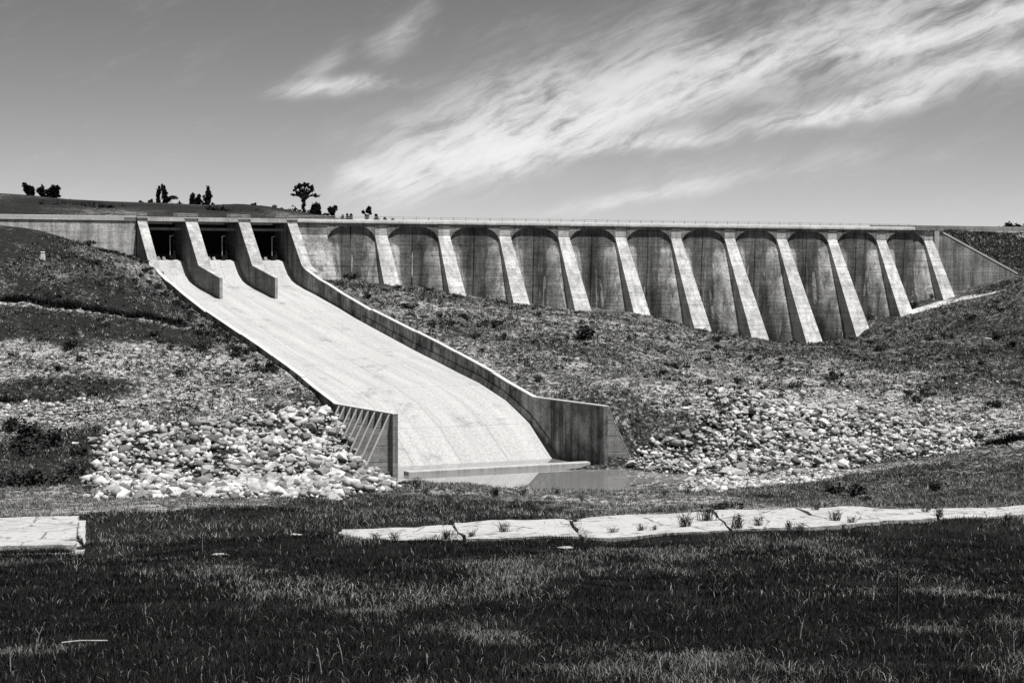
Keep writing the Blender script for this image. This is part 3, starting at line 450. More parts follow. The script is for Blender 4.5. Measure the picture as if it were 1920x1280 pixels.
# spandrel beam with the rounded arch openings cut out of it
for i in range(10):
    a0, a1 = 10*i + .95, 10*i + 9.05; top = 26.95; cr, ch = 3.0, 2.15; zt = 26.6; pts = []
    for k in range(10):
        t = k/9*math.pi/2; pts.append((a0 + cr*(1-math.cos(t)), zt - ch + ch*math.sin(t)))
    pts += [(a1-(p[0]-a0), p[1]) for p in reversed(pts)]
    mb = MB(); 
    for k in range(len(pts)-1):
        (ua, za), (ub, zb) = pts[k], pts[k+1]
        if ub - ua < 1e-4: continue
        mb.hexa([D(ua, .06, za), D(ub, .06, zb), D(ub, -2.6, zb), D(ua, -2.6, za), D(ua, .06, top), D(ub, .06, top), D(ub, -2.6, top), D(ua, -2.6, top)])
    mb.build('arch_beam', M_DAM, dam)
MB().prism([(-3.2, 12), (face_v(12), 12), (face_v(18), 18), (0, BZ), (0, 26.9), (-3.2, 26.9)], lambda v, z: -12.98, lambda v, z: -8.35 + .02*max(0, BZ-z)).build('end_block', M_ENDB, dam)
def end_panel(edge, sgn, W_):
    zs = np.r_[np.linspace(12, 24.5, 14), 25.5, 27]; ts = np.linspace(0, 1, 11); V_ = []; TN = []
    for z in zs:
        drop = max(0., BZ-z); tf = min(2.6+.06*drop, W_*.95)
        for t in ts:
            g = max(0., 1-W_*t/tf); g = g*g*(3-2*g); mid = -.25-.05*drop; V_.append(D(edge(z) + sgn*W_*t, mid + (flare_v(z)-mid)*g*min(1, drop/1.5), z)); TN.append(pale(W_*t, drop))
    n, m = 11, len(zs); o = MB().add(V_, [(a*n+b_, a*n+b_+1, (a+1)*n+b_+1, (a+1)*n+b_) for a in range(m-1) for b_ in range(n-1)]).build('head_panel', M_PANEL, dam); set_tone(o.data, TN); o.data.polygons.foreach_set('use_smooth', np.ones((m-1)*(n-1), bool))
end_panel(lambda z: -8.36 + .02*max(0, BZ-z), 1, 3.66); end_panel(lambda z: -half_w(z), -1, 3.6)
pts = []
a0, a1 = -8.35, -.95; cr, ch, zt = 2.7, 2.1, 26.6
for k in range(10):
    t = k/9*math.pi/2; pts.append((a0 + cr*(1-math.cos(t)), zt-ch+ch*math.sin(t)))
pts += [(a1-(p[0]-a0), p[1]) for p in reversed(pts)]; mb = MB()
for k in range(len(pts)-1):
    (ua, za), (ub, zb) = pts[k], pts[k+1]
    if ub-ua > 1e-4: mb.hexa([D(ua,.06,za), D(ub,.06,zb), D(ub,-2.6,zb), D(ua,-2.6,za), D(ua,.06,26.95), D(ub,.06,26.95), D(ub,-2.6,26.95), D(ua,-2.6,26.95)])
mb.build('arch_beam', M_DAM, dam)
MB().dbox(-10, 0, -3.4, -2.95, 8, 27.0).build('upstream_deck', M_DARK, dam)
MB().dbox(-12.9, 97.0, -3.6, .22, 26.98, 27.22).build('crest_deck', M_CREST, dam, .03)
MB().dbox(-12.9, 97.0, -.1, .18, 27.224, 27.52).build('crest_kerb', M_WHITE, dam, .03)
rail = MB()
for k in range(56):
    u = -12.5 + 2*k; 
    if u < 97: rail.bar(D(u, .1, 27.25), D(u, .1, 28.02), .045)
rail.bar(D(-12.8, .1, 27.98), D(97, .1, 27.98), .035); rail.bar(D(-12.8, .1, 27.75), D(97, .1, 27.75), .025)
rail.build('railing', M_RAIL, dam)

# lime runs bleeding from the lift joints, thin crusts on the panel faces
def panel_v(u, z):
    i = int(round(u/10)); s = u-10*i; e = half_w(z); d = max(0., abs(s)-e); W_ = 4.95-e; drop = max(0., BZ-z); tf = min(2.6+.06*drop, W_*.95); k = max(0., 1-d/tf); k = k*k*(3-2*k); mid = -.25-.05*drop
    return mid + (flare_v(z)-mid)*k*min(1, drop/1.5)
for u, z1, z0, w in LIME:
    i = int(round(u/10)); n = 9; V_ = []
    for k in range(n):
        z = z1 + (z0-z1)*k/(n-1); ww = w*(.5+.5*min(1, k/1.5))*R.uniform(.75, 1.2)*(1 if k < n-1 else .4)
        if abs(u-10*i) < half_w(z) + .1: break
        for s in (-ww, ww): V_.append(D(u+s+R.uniform(-.02,.02), panel_v(u+s, z)+.02, z))
    if len(V_) >= 6: MB().add(V_, [(2*k, 2*k+1, 2*k+3, 2*k+2) for k in range(len(V_)//2-1)]).build('lime_streak', M_LIME, dam)

# ---------------------------------------------------------------- right abutment wall
ab = thing('abutment_wall', 'right abutment wall of grey concrete with a straight sloping pale coping', 'wall', D(108, 0, 15))
MB().prism([(-.9, 0), (.25, 0), (.25, 1), (-.9, 1)], lambda v, z: 101.6, lambda v, z: 101.6)  # (profile reused below)
mb = MB(); P_ = [(102.0, 8.0), (119.3, 14.0), (119.3, 19.62), (102.0, 26.95)]
mb.add([D(u, .05, z) for u, z in P_] + [D(u, -.5, z) for u, z in P_], [(0,1,2,3), (7,6,5,4), (0,4,5,1), (1,5,6,2), (2,6,7,3), (3,7,4,0)]).build('wall_face', M_DAM, ab)
mb = MB(); mb.hexa([D(102.0, .12, 26.955), D(119.4, .12, 19.6), D(119.4, -.6, 19.6), D(102.0, -.6, 26.955), D(102.0, .12, 27.25), D(119.4, .12, 19.9), D(119.4, -.6, 19.9), D(102.0, -.6, 27.25)]).build('coping', M_COPE, ab)
MB().dbox(100.96, 101.98, -1.5, .32, 8, 26.95).build('pilaster', M_WALLG, ab, .03)
para = thing('road_parapet', 'dark concrete parapet of the crest road running off right above the embankment', 'wall', D(110, -1, 27))
MB().dbox(100.5, 190, -17, -13.4, 26.75, 27.12).build('road_slab', M_COPE, para)
MB().dbox(100.5, 190, -14.2, -13.8, 27.124, 27.5).build('kerb', M_CREST, para)
MB().dbox(99.5, 190, -15.2, -14.8, 27.124, 28.3).build('parapet', M_FIN, para)
mb = MB()
mb.dbox(97.04, 103, -.8, .32, 26.98, 27.85).build('end_block', M_FIN, para, .03)

# ---------------------------------------------------------------- left gravity wall
lw = thing('dam_wall', 'plain pale concrete dam wall left of the spillway piers', 'wall', D(-60, 0, 20))
ed = [-110, -79.4, -58.3, -46.9, -36.02]
for k in range(4): MB().dbox(ed[k]+.03, ed[k+1]-.03, -2.5, 0, 14, 26.9).build('wall_section', M_WALLG, lw)
MB().dbox(-110, -36.02, -2.6, -.6, 14, 26.8).build('wall_core', M_DARK, lw)
MB().dbox(-110, -35.98, -3.6, .12, 26.94, 27.12).build('crest_deck', M_CREST, lw, .03)
MB().dbox(-110, -35.98, -.3, .09, 27.124, 27.6).build('parapet', M_COPE, lw, .03)

# ---------------------------------------------------------------- spillway: piers, gates, chute, side walls, wing walls, sill
sp = thing('spillway', 'broad pale concrete spillway chute with four sloping piers and three dark gate openings', 'spillway', D(-26, 40, 10))
def c_(x): return lambda v, z: x
MIDPIER = [(-6, 15), (-6, 27.35), (.35, 27.35), (.35, 26.9), (6.1, 20.9), (15.3, 19.25), (15.2, 15), ]
SIDEPIER_R = [(-6, 15), (-6, 27.35), (.35, 27.35), (.35, 26.9), (6.1, 20.85), (8.4, 20.05), (8.4, 14)]
for u0, u1, pf in ((-35.96, -34.63, SIDEPIER_R), (-29.25, -27.5, MIDPIER), (-21.65, -19.95, MIDPIER), (-14.46, -12.98, SIDEPIER_R)):
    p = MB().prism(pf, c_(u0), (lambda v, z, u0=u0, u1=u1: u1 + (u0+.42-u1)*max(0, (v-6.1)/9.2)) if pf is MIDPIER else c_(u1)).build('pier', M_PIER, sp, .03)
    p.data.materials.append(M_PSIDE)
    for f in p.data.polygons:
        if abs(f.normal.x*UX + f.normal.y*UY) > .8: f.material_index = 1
    MB().dbox(u0-.12, u1+.12, -3.6, .5, 27.354, 27.5).build('pier_cap', M_COPE, p, .02)
    r = MB()
    for uu in (u0, u1):
        for vv in (-3, -1.2, .35): r.bar(D(uu, vv, 27.5), D(uu, vv, 27.98), .035)
    for zz in (27.74, 27.96):
        for uu in (u0, u1): r.bar(D(uu, -3, zz), D(uu, .35, zz), .03)
        r.bar(D(u0, .35, zz), D(u1, .35, zz), .03)
    r.bar(D(u0-1.6, .3, 28.0), D(u0, .3, 28.0), .03); r.bar(D(u0-1.6, .3, 27.75), D(u0, .3, 27.75), .03); r.bar(D(u0-1.6, .3, 27.5), D(u0-1.6, .3, 28.0), .03)
    r.build('handrail', M_RAIL, p)
for u0, u1 in ((-34.6, -29.28), (-27.47, -21.68), (-19.92, -14.49)):
    MB().dbox(u0, u1, -6, .45, 26.94, 27.18).build('bridge_deck', M_CREST, sp)
    MB().dbox(u0, u1, .1, .42, 27.184, 27.52).build('parapet', M_CREST, sp)
    MB().dbox(u0, u1, -1.2, -.9, 25.75, 26.1).build('bridge_beam', M_BEAM, sp)
    g = MB(); V_ = []          # curved radial gate leaf
    for k in range(9):
        z = 21.6 + 5.1*k/8; V_ += [D(u0, -4.2 - 1.3*math.sin(math.pi*k/8), z), D(u1, -4.2 - 1.3*math.sin(math.pi*k/8), z)]
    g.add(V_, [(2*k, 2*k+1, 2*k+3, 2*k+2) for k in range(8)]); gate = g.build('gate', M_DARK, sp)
    MB().dbox(u0+.02, u1-.02, -3.9, -3.6, 21.0, 22.55).build('gate_lip', M_LIP, gate)
    for k in range(4): MB().dbox(u0+.05, u1-.05, -4.3, -4.1, 22.9+k*.85, 23.0+k*.85).build('gate_rib', M_DARK, gate)
    um = u0 + (u1-u0)*.66
    rod = MB().bar(D(um, -.8, 21.8), D(um, -.8, 25.0), .045, 6); rod.bar(D(um, -.8, 24.9), D(um+.4, -.8, 25.05), .035); rod.build('gauge_rod', M_ROD, gate)
    MB().dbox(um-.1, um+.55, -1.3, -.7, 21.7, 22.3).build('gate_hoist', M_DARK, gate)
    MB().bar(D(um+.9, -1.2, 21.7), D(um+.65, -1.2, 23.0), .07).build('gate_arm', M_BEAM, gate)
    for k in range(3):
        uu = u0 + 1.0 + k*.75; MB().hexa([D(uu,-.7,21.6), D(uu+.5,-.7,21.6), D(uu+.5,-1.2,21.65), D(uu,-1.2,21.65), D(uu-.1,-.75,22.0+.12*(k%2)), D(uu+.22,-.75,22.15), D(uu+.25,-1.1,22.15), D(uu-.05,-1.1,22.05)]).build('sill_block', M_PIER, sp)
vals = sorted(set([v for v, _ in FLOOR] + [v for v, _ in WALL_TOP]))
# chute floor in poured bays with transverse joints
joints = [-7, 8, 20, 32, 44, 56, 68, 80.3, 95]
for a, b in zip(joints[:-1], joints[1:]):
    vv = np.unique(np.r_[[a+.02], np.arange(a+.5, b-.2, 1.0), [q for q, _ in FLOOR if a < q < b], [b-.02]]); V_ = []
    for v in vv:
        l = ul(v)+.02 if v > 0 else -34.9; r = ur(v)-.02
        V_ += [D(l, v, chute_z(v)), D(r, v, chute_z(v)), D(r, v, chute_z(v)-.6), D(l, v, chute_z(v)-.6)]
    n = len(vv); F = [(0,1,2,3), tuple(4*(n-1)+j for j in (3,2,1,0))]
    for k in range(n-1): F += [(4*k+j, 4*k+(j+1)%4, 4*k+4+(j+1)%4, 4*k+4+j) for j in range(4)]
    o = MB().add(V_, F).build('floor_slab', M_CHUTE, sp)
def side_wall(fn, s, th):
    for a, b, up in ((4.6, 20, 0), (20, 33.0, 0), (33.0, 48, .16), (48, 60, .16), (60, 70, .12), (70, 80.3, .0)):
        vv = np.unique(np.r_[[a+.015], np.arange(a+1, b-.5, 1.5), [q for q, _ in WALL_TOP if a+.05 < q < b-.05], [b-.015]]); V_ = []
        for v in vv:
            i_, o_ = fn(v), fn(v)+s*th; zt = wall_top(v)+up*(1-(v-a)/(b-a)*.5); zb = chute_z(v)-1.5
            V_ += [D(i_, v, zb), D(o_, v, zb), D(o_, v, zt), D(i_, v, zt)]
        n = len(vv); F = [(0,1,2,3), tuple(4*(n-1)+j for j in (3,2,1,0))]
        for k in range(n-1): F += [(4*k+j, 4*k+(j+1)%4, 4*k+4+(j+1)%4, 4*k+4+j) for j in range(4)]
        w = MB().add(V_, F).build('side_wall', M_SIDE, sp)
        V_ = []                   # pale trowelled coping
        for v in vv:
            i_, o_ = fn(v)-s*.03, fn(v)+s*(th+.03); zt = wall_top(v)+up*(1-(v-a)/(b-a)*.5)
            V_ += [D(i_, v, zt+.003), D(o_, v, zt+.003), D(o_, v, zt+.1), D(i_, v, zt+.1)]
        MB().add(V_, F).build('coping', M_COPE, w)
side_wall(ur, 1, .45); side_wall(ul, -1, .45)
vv = np.r_[np.arange(30, 85.5, 1.5)]; V_ = []      # haunch along the foot of the right wall
for v in vv: V_ += [D(ur(v)-.005, v, chute_z(v)+.7), D(ur(v)-.12, v, chute_z(v)+.7), D(ur(v)-.3, v, chute_z(v)-.3), D(ur(v)-.005, v, chute_z(v)-.3)]
n = len(vv); F = [(0,1,2,3), tuple(4*(n-1)+j for j in (3,2,1,0))]
for k in range(n-1): F += [(4*k+j, 4*k+(j+1)%4, 4*k+4+(j+1)%4, 4*k+4+j) for j in range(4)]
MB().add(V_, F).build('haunch', M_SIDE, sp)
for fn, s in ((ur, 1), (ul, -1)):
    q0, q1 = 80.32, 95.0; a, b = (-17.0, -17.0) if s > 0 else (-38.35, -38.35); th = .5
    w = MB().hexa([D(a, q1, -1.5), D(a+s*th, q1, -1.5), D(a+s*th, q0, -1.5), D(a, q0, -1.5), D(b, q1, 7.15), D(b+s*th, q1, 7.15), D(b+s*th, q0, 7.15), D(b, q0, 7.15)]).build('wing_wall', M_SIDE if s > 0 else M_FIN, sp)
    MB().dbox(min(a-s*.03, a+s*(th+.03)), max(a-s*.03, a+s*(th+.03)), q0, q1+.03, 7.153, 7.26).build('coping', M_COPE, w)
    for vf in ((82.0, 83.4, 85.0, 86.5, 87.95, 89.4, 90.9, 92.6, 94.3) if s < 0 else (82, 86, 90.5, 94.7)):
        x0 = a+s*(th-.02); tip = x0 + s*.5; bot = x0 + s*3.6
        mb = MB(); P_ = [(x0, -.5), (bot, -.5), (bot, 0), (x0+s*.06, 7.12), (x0, 7.12)]; t2 = .12
        n = 5; mb.add([D(u, vf+t2, z) for u, z in P_] + [D(u, vf-t2, z) for u, z in P_], [tuple(range(5)), tuple(range(9, 4, -1))] + [(k, k+5, (k+1)%5+5, (k+1)%5) for k in range(5)])
        fin = mb.build('counterfort', M_FIN, w)
        P2 = [(bot, 0), (bot+s*.05, 0.02), (x0+s*.1, 7.14), (x0+s*.06, 7.12)]
        MB().add([D(u, vf+t2+.03, z) for u, z in P2] + [D(u, vf-t2-.03, z) for u, z in P2], [(0,1,2,3), (7,6,5,4)] + [(k, k+4, (k+1)%4+4, (k+1)%4) for k in range(4)]).build('counterfort_coping', M_COPE, fin)
MB().hexa([D(-36.9, 94.1, -.6), D(-18.0, 94.1, -.6), D(-18.0, 92.9, -.6), D(-36.9, 92.9, -.6), D(-36.9, 94.1, 1.82), D(-17.9, 94.1, 1.82), D(-17.6, 92.9, 1.82), D(-36.9, 92.9, 1.82)]).build('end_sill', M_CHUTE, sp, .05)

# pale apron strip on the right bank under the abutment
def drape(name, outline, mat, th, lab, cat, lift=.12):
    n = len(outline); top = [(x, y, gz1(x, y)+lift) for x, y in outline]; bot = [(x, y, z-th) for x, y, z in top]
    c = np.mean(np.array(top), 0); c[2] = gz1(c[0], c[1])+lift+.05
    V_ = top+bot+[tuple(c)]; F = [(k, (k+1)%n, 2*n) for k in range(n)] + [(k, k+n, (k+1)%n+n, (k+1)%n) for k in range(n)] + [tuple(range(2*n-1, n-1, -1))]
    L = (c[0], c[1], c[2]); me = fast_mesh(name, np.array(V_)-np.array(L), F, mat); fix_normals(me); o = link(name, me, None, L); tag(o, lab, cat); return o
drape('concrete_apron', APRON, M_WALLG, .2, 'pale sloping concrete strip on the right bank below the abutment wall', 'concrete apron', .06)

# ---------------------------------------------------------------- old track of broken slabs and the platform
track = thing('track', 'old track of broken pale concrete slabs crossing the grass', 'track', (10, 78, 9)); del track['category']; track['kind'] = 'structure'
def slab(k):
    f0, f1, n0, n1 = np.array(TRACK_FAR[k]), np.array(TRACK_FAR[k+1]), np.array(TRACK_NEAR[k]), np.array(TRACK_NEAR[k+1]); g = .06; ring = []
    f0, f1 = f0+(f1-f0)*g*.25, f1-(f1-f0)*g*.25; n0, n1 = n0+(n1-n0)*g*.25, n1-(n1-n0)*g*.25
    for a, b, m in ((n0, n1, 12), (n1, f1, 5), (f1, f0, 12), (f0, n0, 5)):
        for j in range(m):
            p = a + (b-a)*j/m; nn = np.array([-(b-a)[1], (b-a)[0]]); nn = nn/np.linalg.norm(nn); p = p + nn*R.uniform(-.16, .12)*(1 if j else .3); ring.append(p)
    n = len(ring); tilt = (R.uniform(-.006,.006), R.uniform(-.01,.01)); c = np.mean(ring, 0); zf = lambda p: gz1(c[0], c[1])*.5 + gz1(p[0], p[1])*.5 + .10 + (p-c)@np.array(tilt)
    rad = [1, .66, .33]; V_ = [(p[0], p[1], zf(p)) for p in ring]
    for r_ in rad[1:]:
        V_ += [((c+(p-c)*r_)[0], (c+(p-c)*r_)[1], zf(c+(p-c)*r_)+.02+R.uniform(-.02,.02)) for p in ring]
    V_.append((c[0], c[1], zf(c)+.03)); b0 = len(V_); V_ += [(p[0], p[1], zf(p)-.35) for p in ring]
    F = []
    for q in range(2): F += [(q*n+k2, q*n+(k2+1)%n, (q+1)*n+(k2+1)%n, (q+1)*n+k2) for k2 in range(n)]
    F += [(2*n+k2, 2*n+(k2+1)%n, 3*n) for k2 in range(n)] + [(k2, b0+k2, b0+(k2+1)%n, (k2+1)%n) for k2 in range(n)]
    MB().add(V_, F).build('concrete_slab', M_SLAB, track)
    return ring
SLAB_RINGS = [slab(k) for k in range(1, len(TRACK_FAR)-1)]
plat = thing('concrete_platform', 'low pale concrete platform with a raised slab on a plinth in the dark grass', 'platform', (PLATFORM[1][0]-2, PLATFORM[1][1]+3, 8.5))
def plate(poly, z0, z1, name, mat, jag):
    ring = []; n0 = len(poly)
    for a, b in zip(poly, poly[1:]+poly[:1]):
        for j in range(14): t = j/14; ring.append((a[0]+(b[0]-a[0])*t + R.uniform(-jag, jag), a[1]+(b[1]-a[1])*t + R.uniform(-jag, jag)))
    n = len(ring); MB().add([(x, y, z1+R.uniform(-jag,jag)*.25) for x, y in ring] + [(x, y, z0) for x, y in ring], [tuple(range(n)), tuple(range(2*n-1, n-1, -1))] + [(k, k+n, (k+1)%n+n, (k+1)%n) for k in range(n)]).build(name, mat, plat)
plate(PLINTH, 7.2, 9.02, 'plinth', M_SLAB, .05); plate(PLATFORM, 9.0, 9.3, 'raised_slab', M_SLAB, .06)
for k in range(16):
    q = R.random(); x = PLINTH[1][0] - .1 - 1.0*R.random()**2; y = PLINTH[1][1] + R.uniform(-.35, .25); s = R.uniform(.06, .2); m3 = [(x+s*R.uniform(-1,1), y+s*R.uniform(-1,1), 8.75+R.uniform(-.3,.25)+s*R.uniform(-1,1)) for _ in range(8)]
    MB().hexa([(x-s,y-s,m3[0][2]-s),(x+s,y-s*.8,m3[0][2]-s),(x+s*.9,y+s,m3[0][2]-s),(x-s,y+s,m3[0][2]-s),(x-s*.6,y-s*.7,m3[0][2]+s*.7),(x+s*.7,y-s*.5,m3[0][2]+s*.8),(x+s*.5,y+s*.6,m3[0][2]+s*.6),(x-s*.7,y+s*.6,m3[0][2]+s*.8)]).build('broken_chunk', M_SLAB, plat)

# small marker post on the left slope
x, y = MARKER; z = gz1(x, y); mk = MB(); mk.hexa([(x-.3, y-.25, z-.2), (x+.3, y-.25, z-.2), (x+.3, y+.25, z-.2), (x-.3, y+.25, z-.2), (x-.2, y-.18, z+.85), (x+.2, y-.18, z+.85), (x+.2, y+.18, z+.85), (x-.2, y+.18, z+.85)])
pm = thing('marker_post', 'small tapered white marker stone alone on the dark left slope', 'marker', (x, y, z)); mk.build('post', M_MARK, pm, .02); MB().hexa([(x-.24, y-.22, z+.853), (x+.24, y-.22, z+.853), (x+.24, y+.22, z+.853), (x-.24, y+.22, z+.853), (x-.18, y-.16, z+.93), (x+.18, y-.16, z+.93), (x+.18, y+.16, z+.93), (x-.18, y+.16, z+.93)]).build('cap', M_MARK, pm)

# ---------------------------------------------------------------- stones
def stone_mesh(seed, n=13):
    """angular broken block: hull of a few points thrown on an ellipsoid"""
    bm = bmesh.new(); r = random.Random(seed); sx, sy, sz = r.uniform(1.0,1.45), r.uniform(.8,1.1), r.uniform(.6,.95)
    for k in range(n):
        z = 1-2*(k+.5)/n; a = 2.4*k + r.uniform(-.5,.5); q = math.sqrt(max(0, 1-z*z)); m = r.uniform(.8, 1.3); bm.verts.new((q*math.cos(a)*sx*m, q*math.sin(a)*sy*m, z*sz*m))
    bmesh.ops.convex_hull(bm, input=bm.verts); bmesh.ops.triangulate(bm, faces=bm.faces[:]); bmesh.ops.recalc_face_normals(bm, faces=bm.faces)
    me = bpy.data.meshes.new('stone'); bm.to_mesh(me); bm.free(); return me
STONES = [stone_mesh(s, 8 + s % 4) for s in range(14)]; STONES_LO = [stone_mesh(s+50, 7 + s % 2) for s in range(14)]
for s in STONES: s.materials.append(M_STONE)
LO = []
for s in STONES_LO:
    v = np.empty(len(s.vertices)*3); s.vertices.foreach_get('co', v); f = np.array([p.vertices[:] for p in s.polygons]); LO.append((v.reshape(-1,3), f))
def rot3(a, b, c):
    ca, sa, cb, sb, cc, sc = math.cos(a), math.sin(a), math.cos(b), math.sin(b), math.cos(c), math.sin(c)
    return np.array([[ca*cb, ca*sb*sc-sa*cc, ca*sb*cc+sa*sc],[sa*cb, sa*sb*sc+ca*cc, sa*sb*cc-ca*sc],[-sb, cb*sc, cb*cc]])
def stones_bulk(name, xs, ys, zs, rs, label, tones=None):
    V_, F_, T_ = [], [], []; n = 0
    for i in range(len(xs)):
        v, f = LO[R.randrange(len(LO))]; m = rot3(R.uniform(0,6.28), R.uniform(-.5,.5), R.uniform(-.5,.5)); p = (v*rs[i])@m.T + (xs[i], ys[i], zs[i]); V_.append(p); F_.append(f+n); n += len(p); T_.append(np.full(len(p), R.random() if tones is None else tones[i]))
    o = link(name, fast_mesh(name, np.concatenate(V_), np.concatenate(F_), M_STONES, False, np.concatenate(T_))); tag(o, label, None, None, 'stuff'); return o
def sample(poly, n):
    P_ = np.array(poly); lo, hi = P_.min(0), P_.max(0); X, Y = [], []
    while sum(map(len, X)) < n:
        x = NR.uniform(lo[0], hi[0], n*2); y = NR.uniform(lo[1], hi[1], n*2); k = inpoly(x, y, poly); X.append(x[k]); Y.append(y[k])
    return np.concatenate(X)[:n], np.concatenate(Y)[:n]
def area(poly):
    P_ = np.array(poly); x, y = P_.T; return abs((x*np.roll(y,-1)-y*np.roll(x,-1)).sum())/2
def edge_dist(x, y, poly): return seg_dist(x, y, list(poly)+[poly[0]])[0]
def rubble(poly, n_ind, dens, rmed, sig, rmax, name, bulk, label, group, lift=.0, fade=None, dark=1.):
    n = int(area(poly)*dens); x, y = sample(poly, n); r = np.clip(rmed*np.exp(NR.normal(0, sig, n)), rmed*.4, rmax)
    if fade is not None:
        k = NR.random(n) < fade(x, y); x, y, r = x[k], y[k], r[k]; n = len(x)
    z = ground_z(x, y) + r*NR.uniform(-.15, .7, n) + lift*NR.random(n)**2; k = np.argsort(-r)
    u, v = toD(x, y); ok = ~((u > ul(v)-1.0) & (u < ur(v)+.9) & (v < 95.6)); k = [i for i in k if ok[i]]
    for i in k[:n_ind]:
        o = link(name, STONES[R.randrange(14)], None, (x[i], y[i], z[i])); s = r[i]; o.scale = (s, s, s); o.rotation_euler = (R.uniform(-.5,.5), R.uniform(-.5,.5), R.uniform(0,6.28)); tag(o, label, 'stone', group)
    k = k[n_ind:]
    if len(k): stones_bulk(bulk, x[k], y[k], z[k], r[k], bulk.replace('_', ' '), NR.random(len(k))*dark)
rubble(HILL_POLY, 0, .35, .07, .6, .4, 'x', 'hillside_stones', '', '', 0)
rubble(HEAP_POLY, 190, 7.4, .215, .48, .6, 'riprap_stone', 'small_riprap', 'pale angular stone in the big riprap heap left of the spillway', 'riprap stones heaped left of the spillway', .35, lambda x, y: np.clip(.2 + (fbm(x*.35, y*.35, 91, 3)-.34)*5, .3, 1)*np.clip((edge_dist(x, y, HEAP_POLY)+.4)/2.2, .15, 1))
rubble(FIELD_POLY, 100, 7.5, .19, .48, .55, 'riprap_stone', 'bank_riprap', 'pale angular stone in the riprap bank right of the stilling pool', 'riprap stones on the bank right of the pool', .35, lambda x, y: np.clip((fbm(x*.3, y*.3, 93, 3)-.34)*4.5, .45, 1)*np.clip(.5 + (y-168)/26 + (x-12)/40, .3, 1)*np.clip((edge_dist(x, y, FIELD_POLY)+.5)/2.5, .15, 1)*np.clip(1.5-np.maximum(x-30, 0)/16, .3, 1))
rubble(RUBBLE_POLY, 0, 4.0, .12, .5, .45, 'x', 'bank_rubble', '', '', 0, lambda x, y: np.clip((fbm(x*.25, y*.25, 95, 3)-.36)*4, .1, 1))
rubble(HEAP_POLY, 0, 5.0, .085, .4, .3, 'x', 'heap_rubble', '', '', 0, dark=.15)  # low tones put the shade between the heap stones into the rubble
rubble(FIELD_POLY, 0, 7.0, .08, .4, .3, 'x', 'bank_gravel', '', '', 0, dark=.45)
rubble(BEACH_POLY, 0, 10.0, .12, .5, .4, 'x', 'gravel_shore', '', '', 0)
rubble(SPILL_POLY, 0, 1.5, .17, .4, .6, 'x', 'slope_rubble', '', '', 0)
rubble(FAN_POLY, 0, 1.1, .09, .6, .5, 'x', 'scattered_stones', '', '', 0)
BL = ['large pale flat boulder on the pool shore in front of the riprap', 'pale flat boulder at the right end of the gravel shore', 'single pale boulder on the dark slope above the right riprap', 'smooth white boulder at the upper left edge of the riprap heap', 'pale boulder in the dark brush left of the riprap heap', 'lone pale rock on the scrub slope above the riprap heap', 'smaller pale boulder beside the large flat one on the shore', 'small pale rock on the hillside just right of the chute wall', 'small pale rock in the grass left of the heap foot', 'small pale rock high on the right bank']
for (x, y, w), lb in zip(BOULDERS, BL):
    z = gz1(x, y); s = w*.5; o = link('boulder', STONES[R.randrange(14)], None, (x, y, z+s*.2)); o.scale = (s*1.1, s*.8, s*.7); o.rotation_euler = (R.uniform(-.2,.2), R.uniform(-.2,.2), R.uniform(-.5,.5)); tag(o, lb, 'boulder')

# ---------------------------------------------------------------- vegetation
def blades(x, y, z, h, w, lean, tone, two=True, az=None):
    """one curved pointed blade per root"""
    n = len(x); a = NR.uniform(0, 2*np.pi, n) if az is None else az; ca, sa = np.cos(a), np.sin(a); la = NR.uniform(0, 2*np.pi, n)
    lx, ly = np.cos(la)*lean*h, np.sin(la)*lean*h
    b0 = np.stack([x-ca*w, y-sa*w, z-.04], 1); b1 = np.stack([x+ca*w, y+sa*w, z-.04], 1)
    m0 = np.stack([x-ca*w*.8+lx*.35, y-sa*w*.8+ly*.35, z+h*.55], 1); m1 = np.stack([x+ca*w*.8+lx*.35, y+sa*w*.8+ly*.35, z+h*.55], 1); t = np.stack([x+lx, y+ly, z+h*(1-.25*lean)], 1)
    if two:
        V_ = np.stack([b0, b1, m1, m0, t], 1).reshape(-1, 3); i = np.arange(n)[:,None]*5; F = np.concatenate([i+[0,1,2], i+[0,2,3], i+[3,2,4]], 1).reshape(-1, 3); return V_, F, np.repeat(tone, 5)
    V_ = np.stack([b0, b1, t], 1).reshape(-1, 3); i = np.arange(n)[:,None]*3; return V_, (i+[0,1,2]).reshape(-1,3), np.repeat(tone, 3)
def in_slabs(x, y):
    k = inpoly(x, y, PLINTH)
    for r in SLAB_RINGS: k |= inpoly(x, y, [tuple(p) for p in r])
    return k
def slab_keep(x, y):
    ins = in_slabs(x, y); keep = ~ins; i = np.where(ins & (y > 70) & ~inpoly(x, y, PLINTH))[0]
    if len(i):
        d = np.full(len(i), 9.)
        for r in SLAB_RINGS: d = np.minimum(d, seg_dist(x[i], y[i], [tuple(p) for p in r]+[tuple(r[0])])[0])
        keep[i] = d < np.clip((fbm(x[i]*.7, y[i]*.7, 29, 3)-.42)*3.2, 0, 1.1)
    return keep
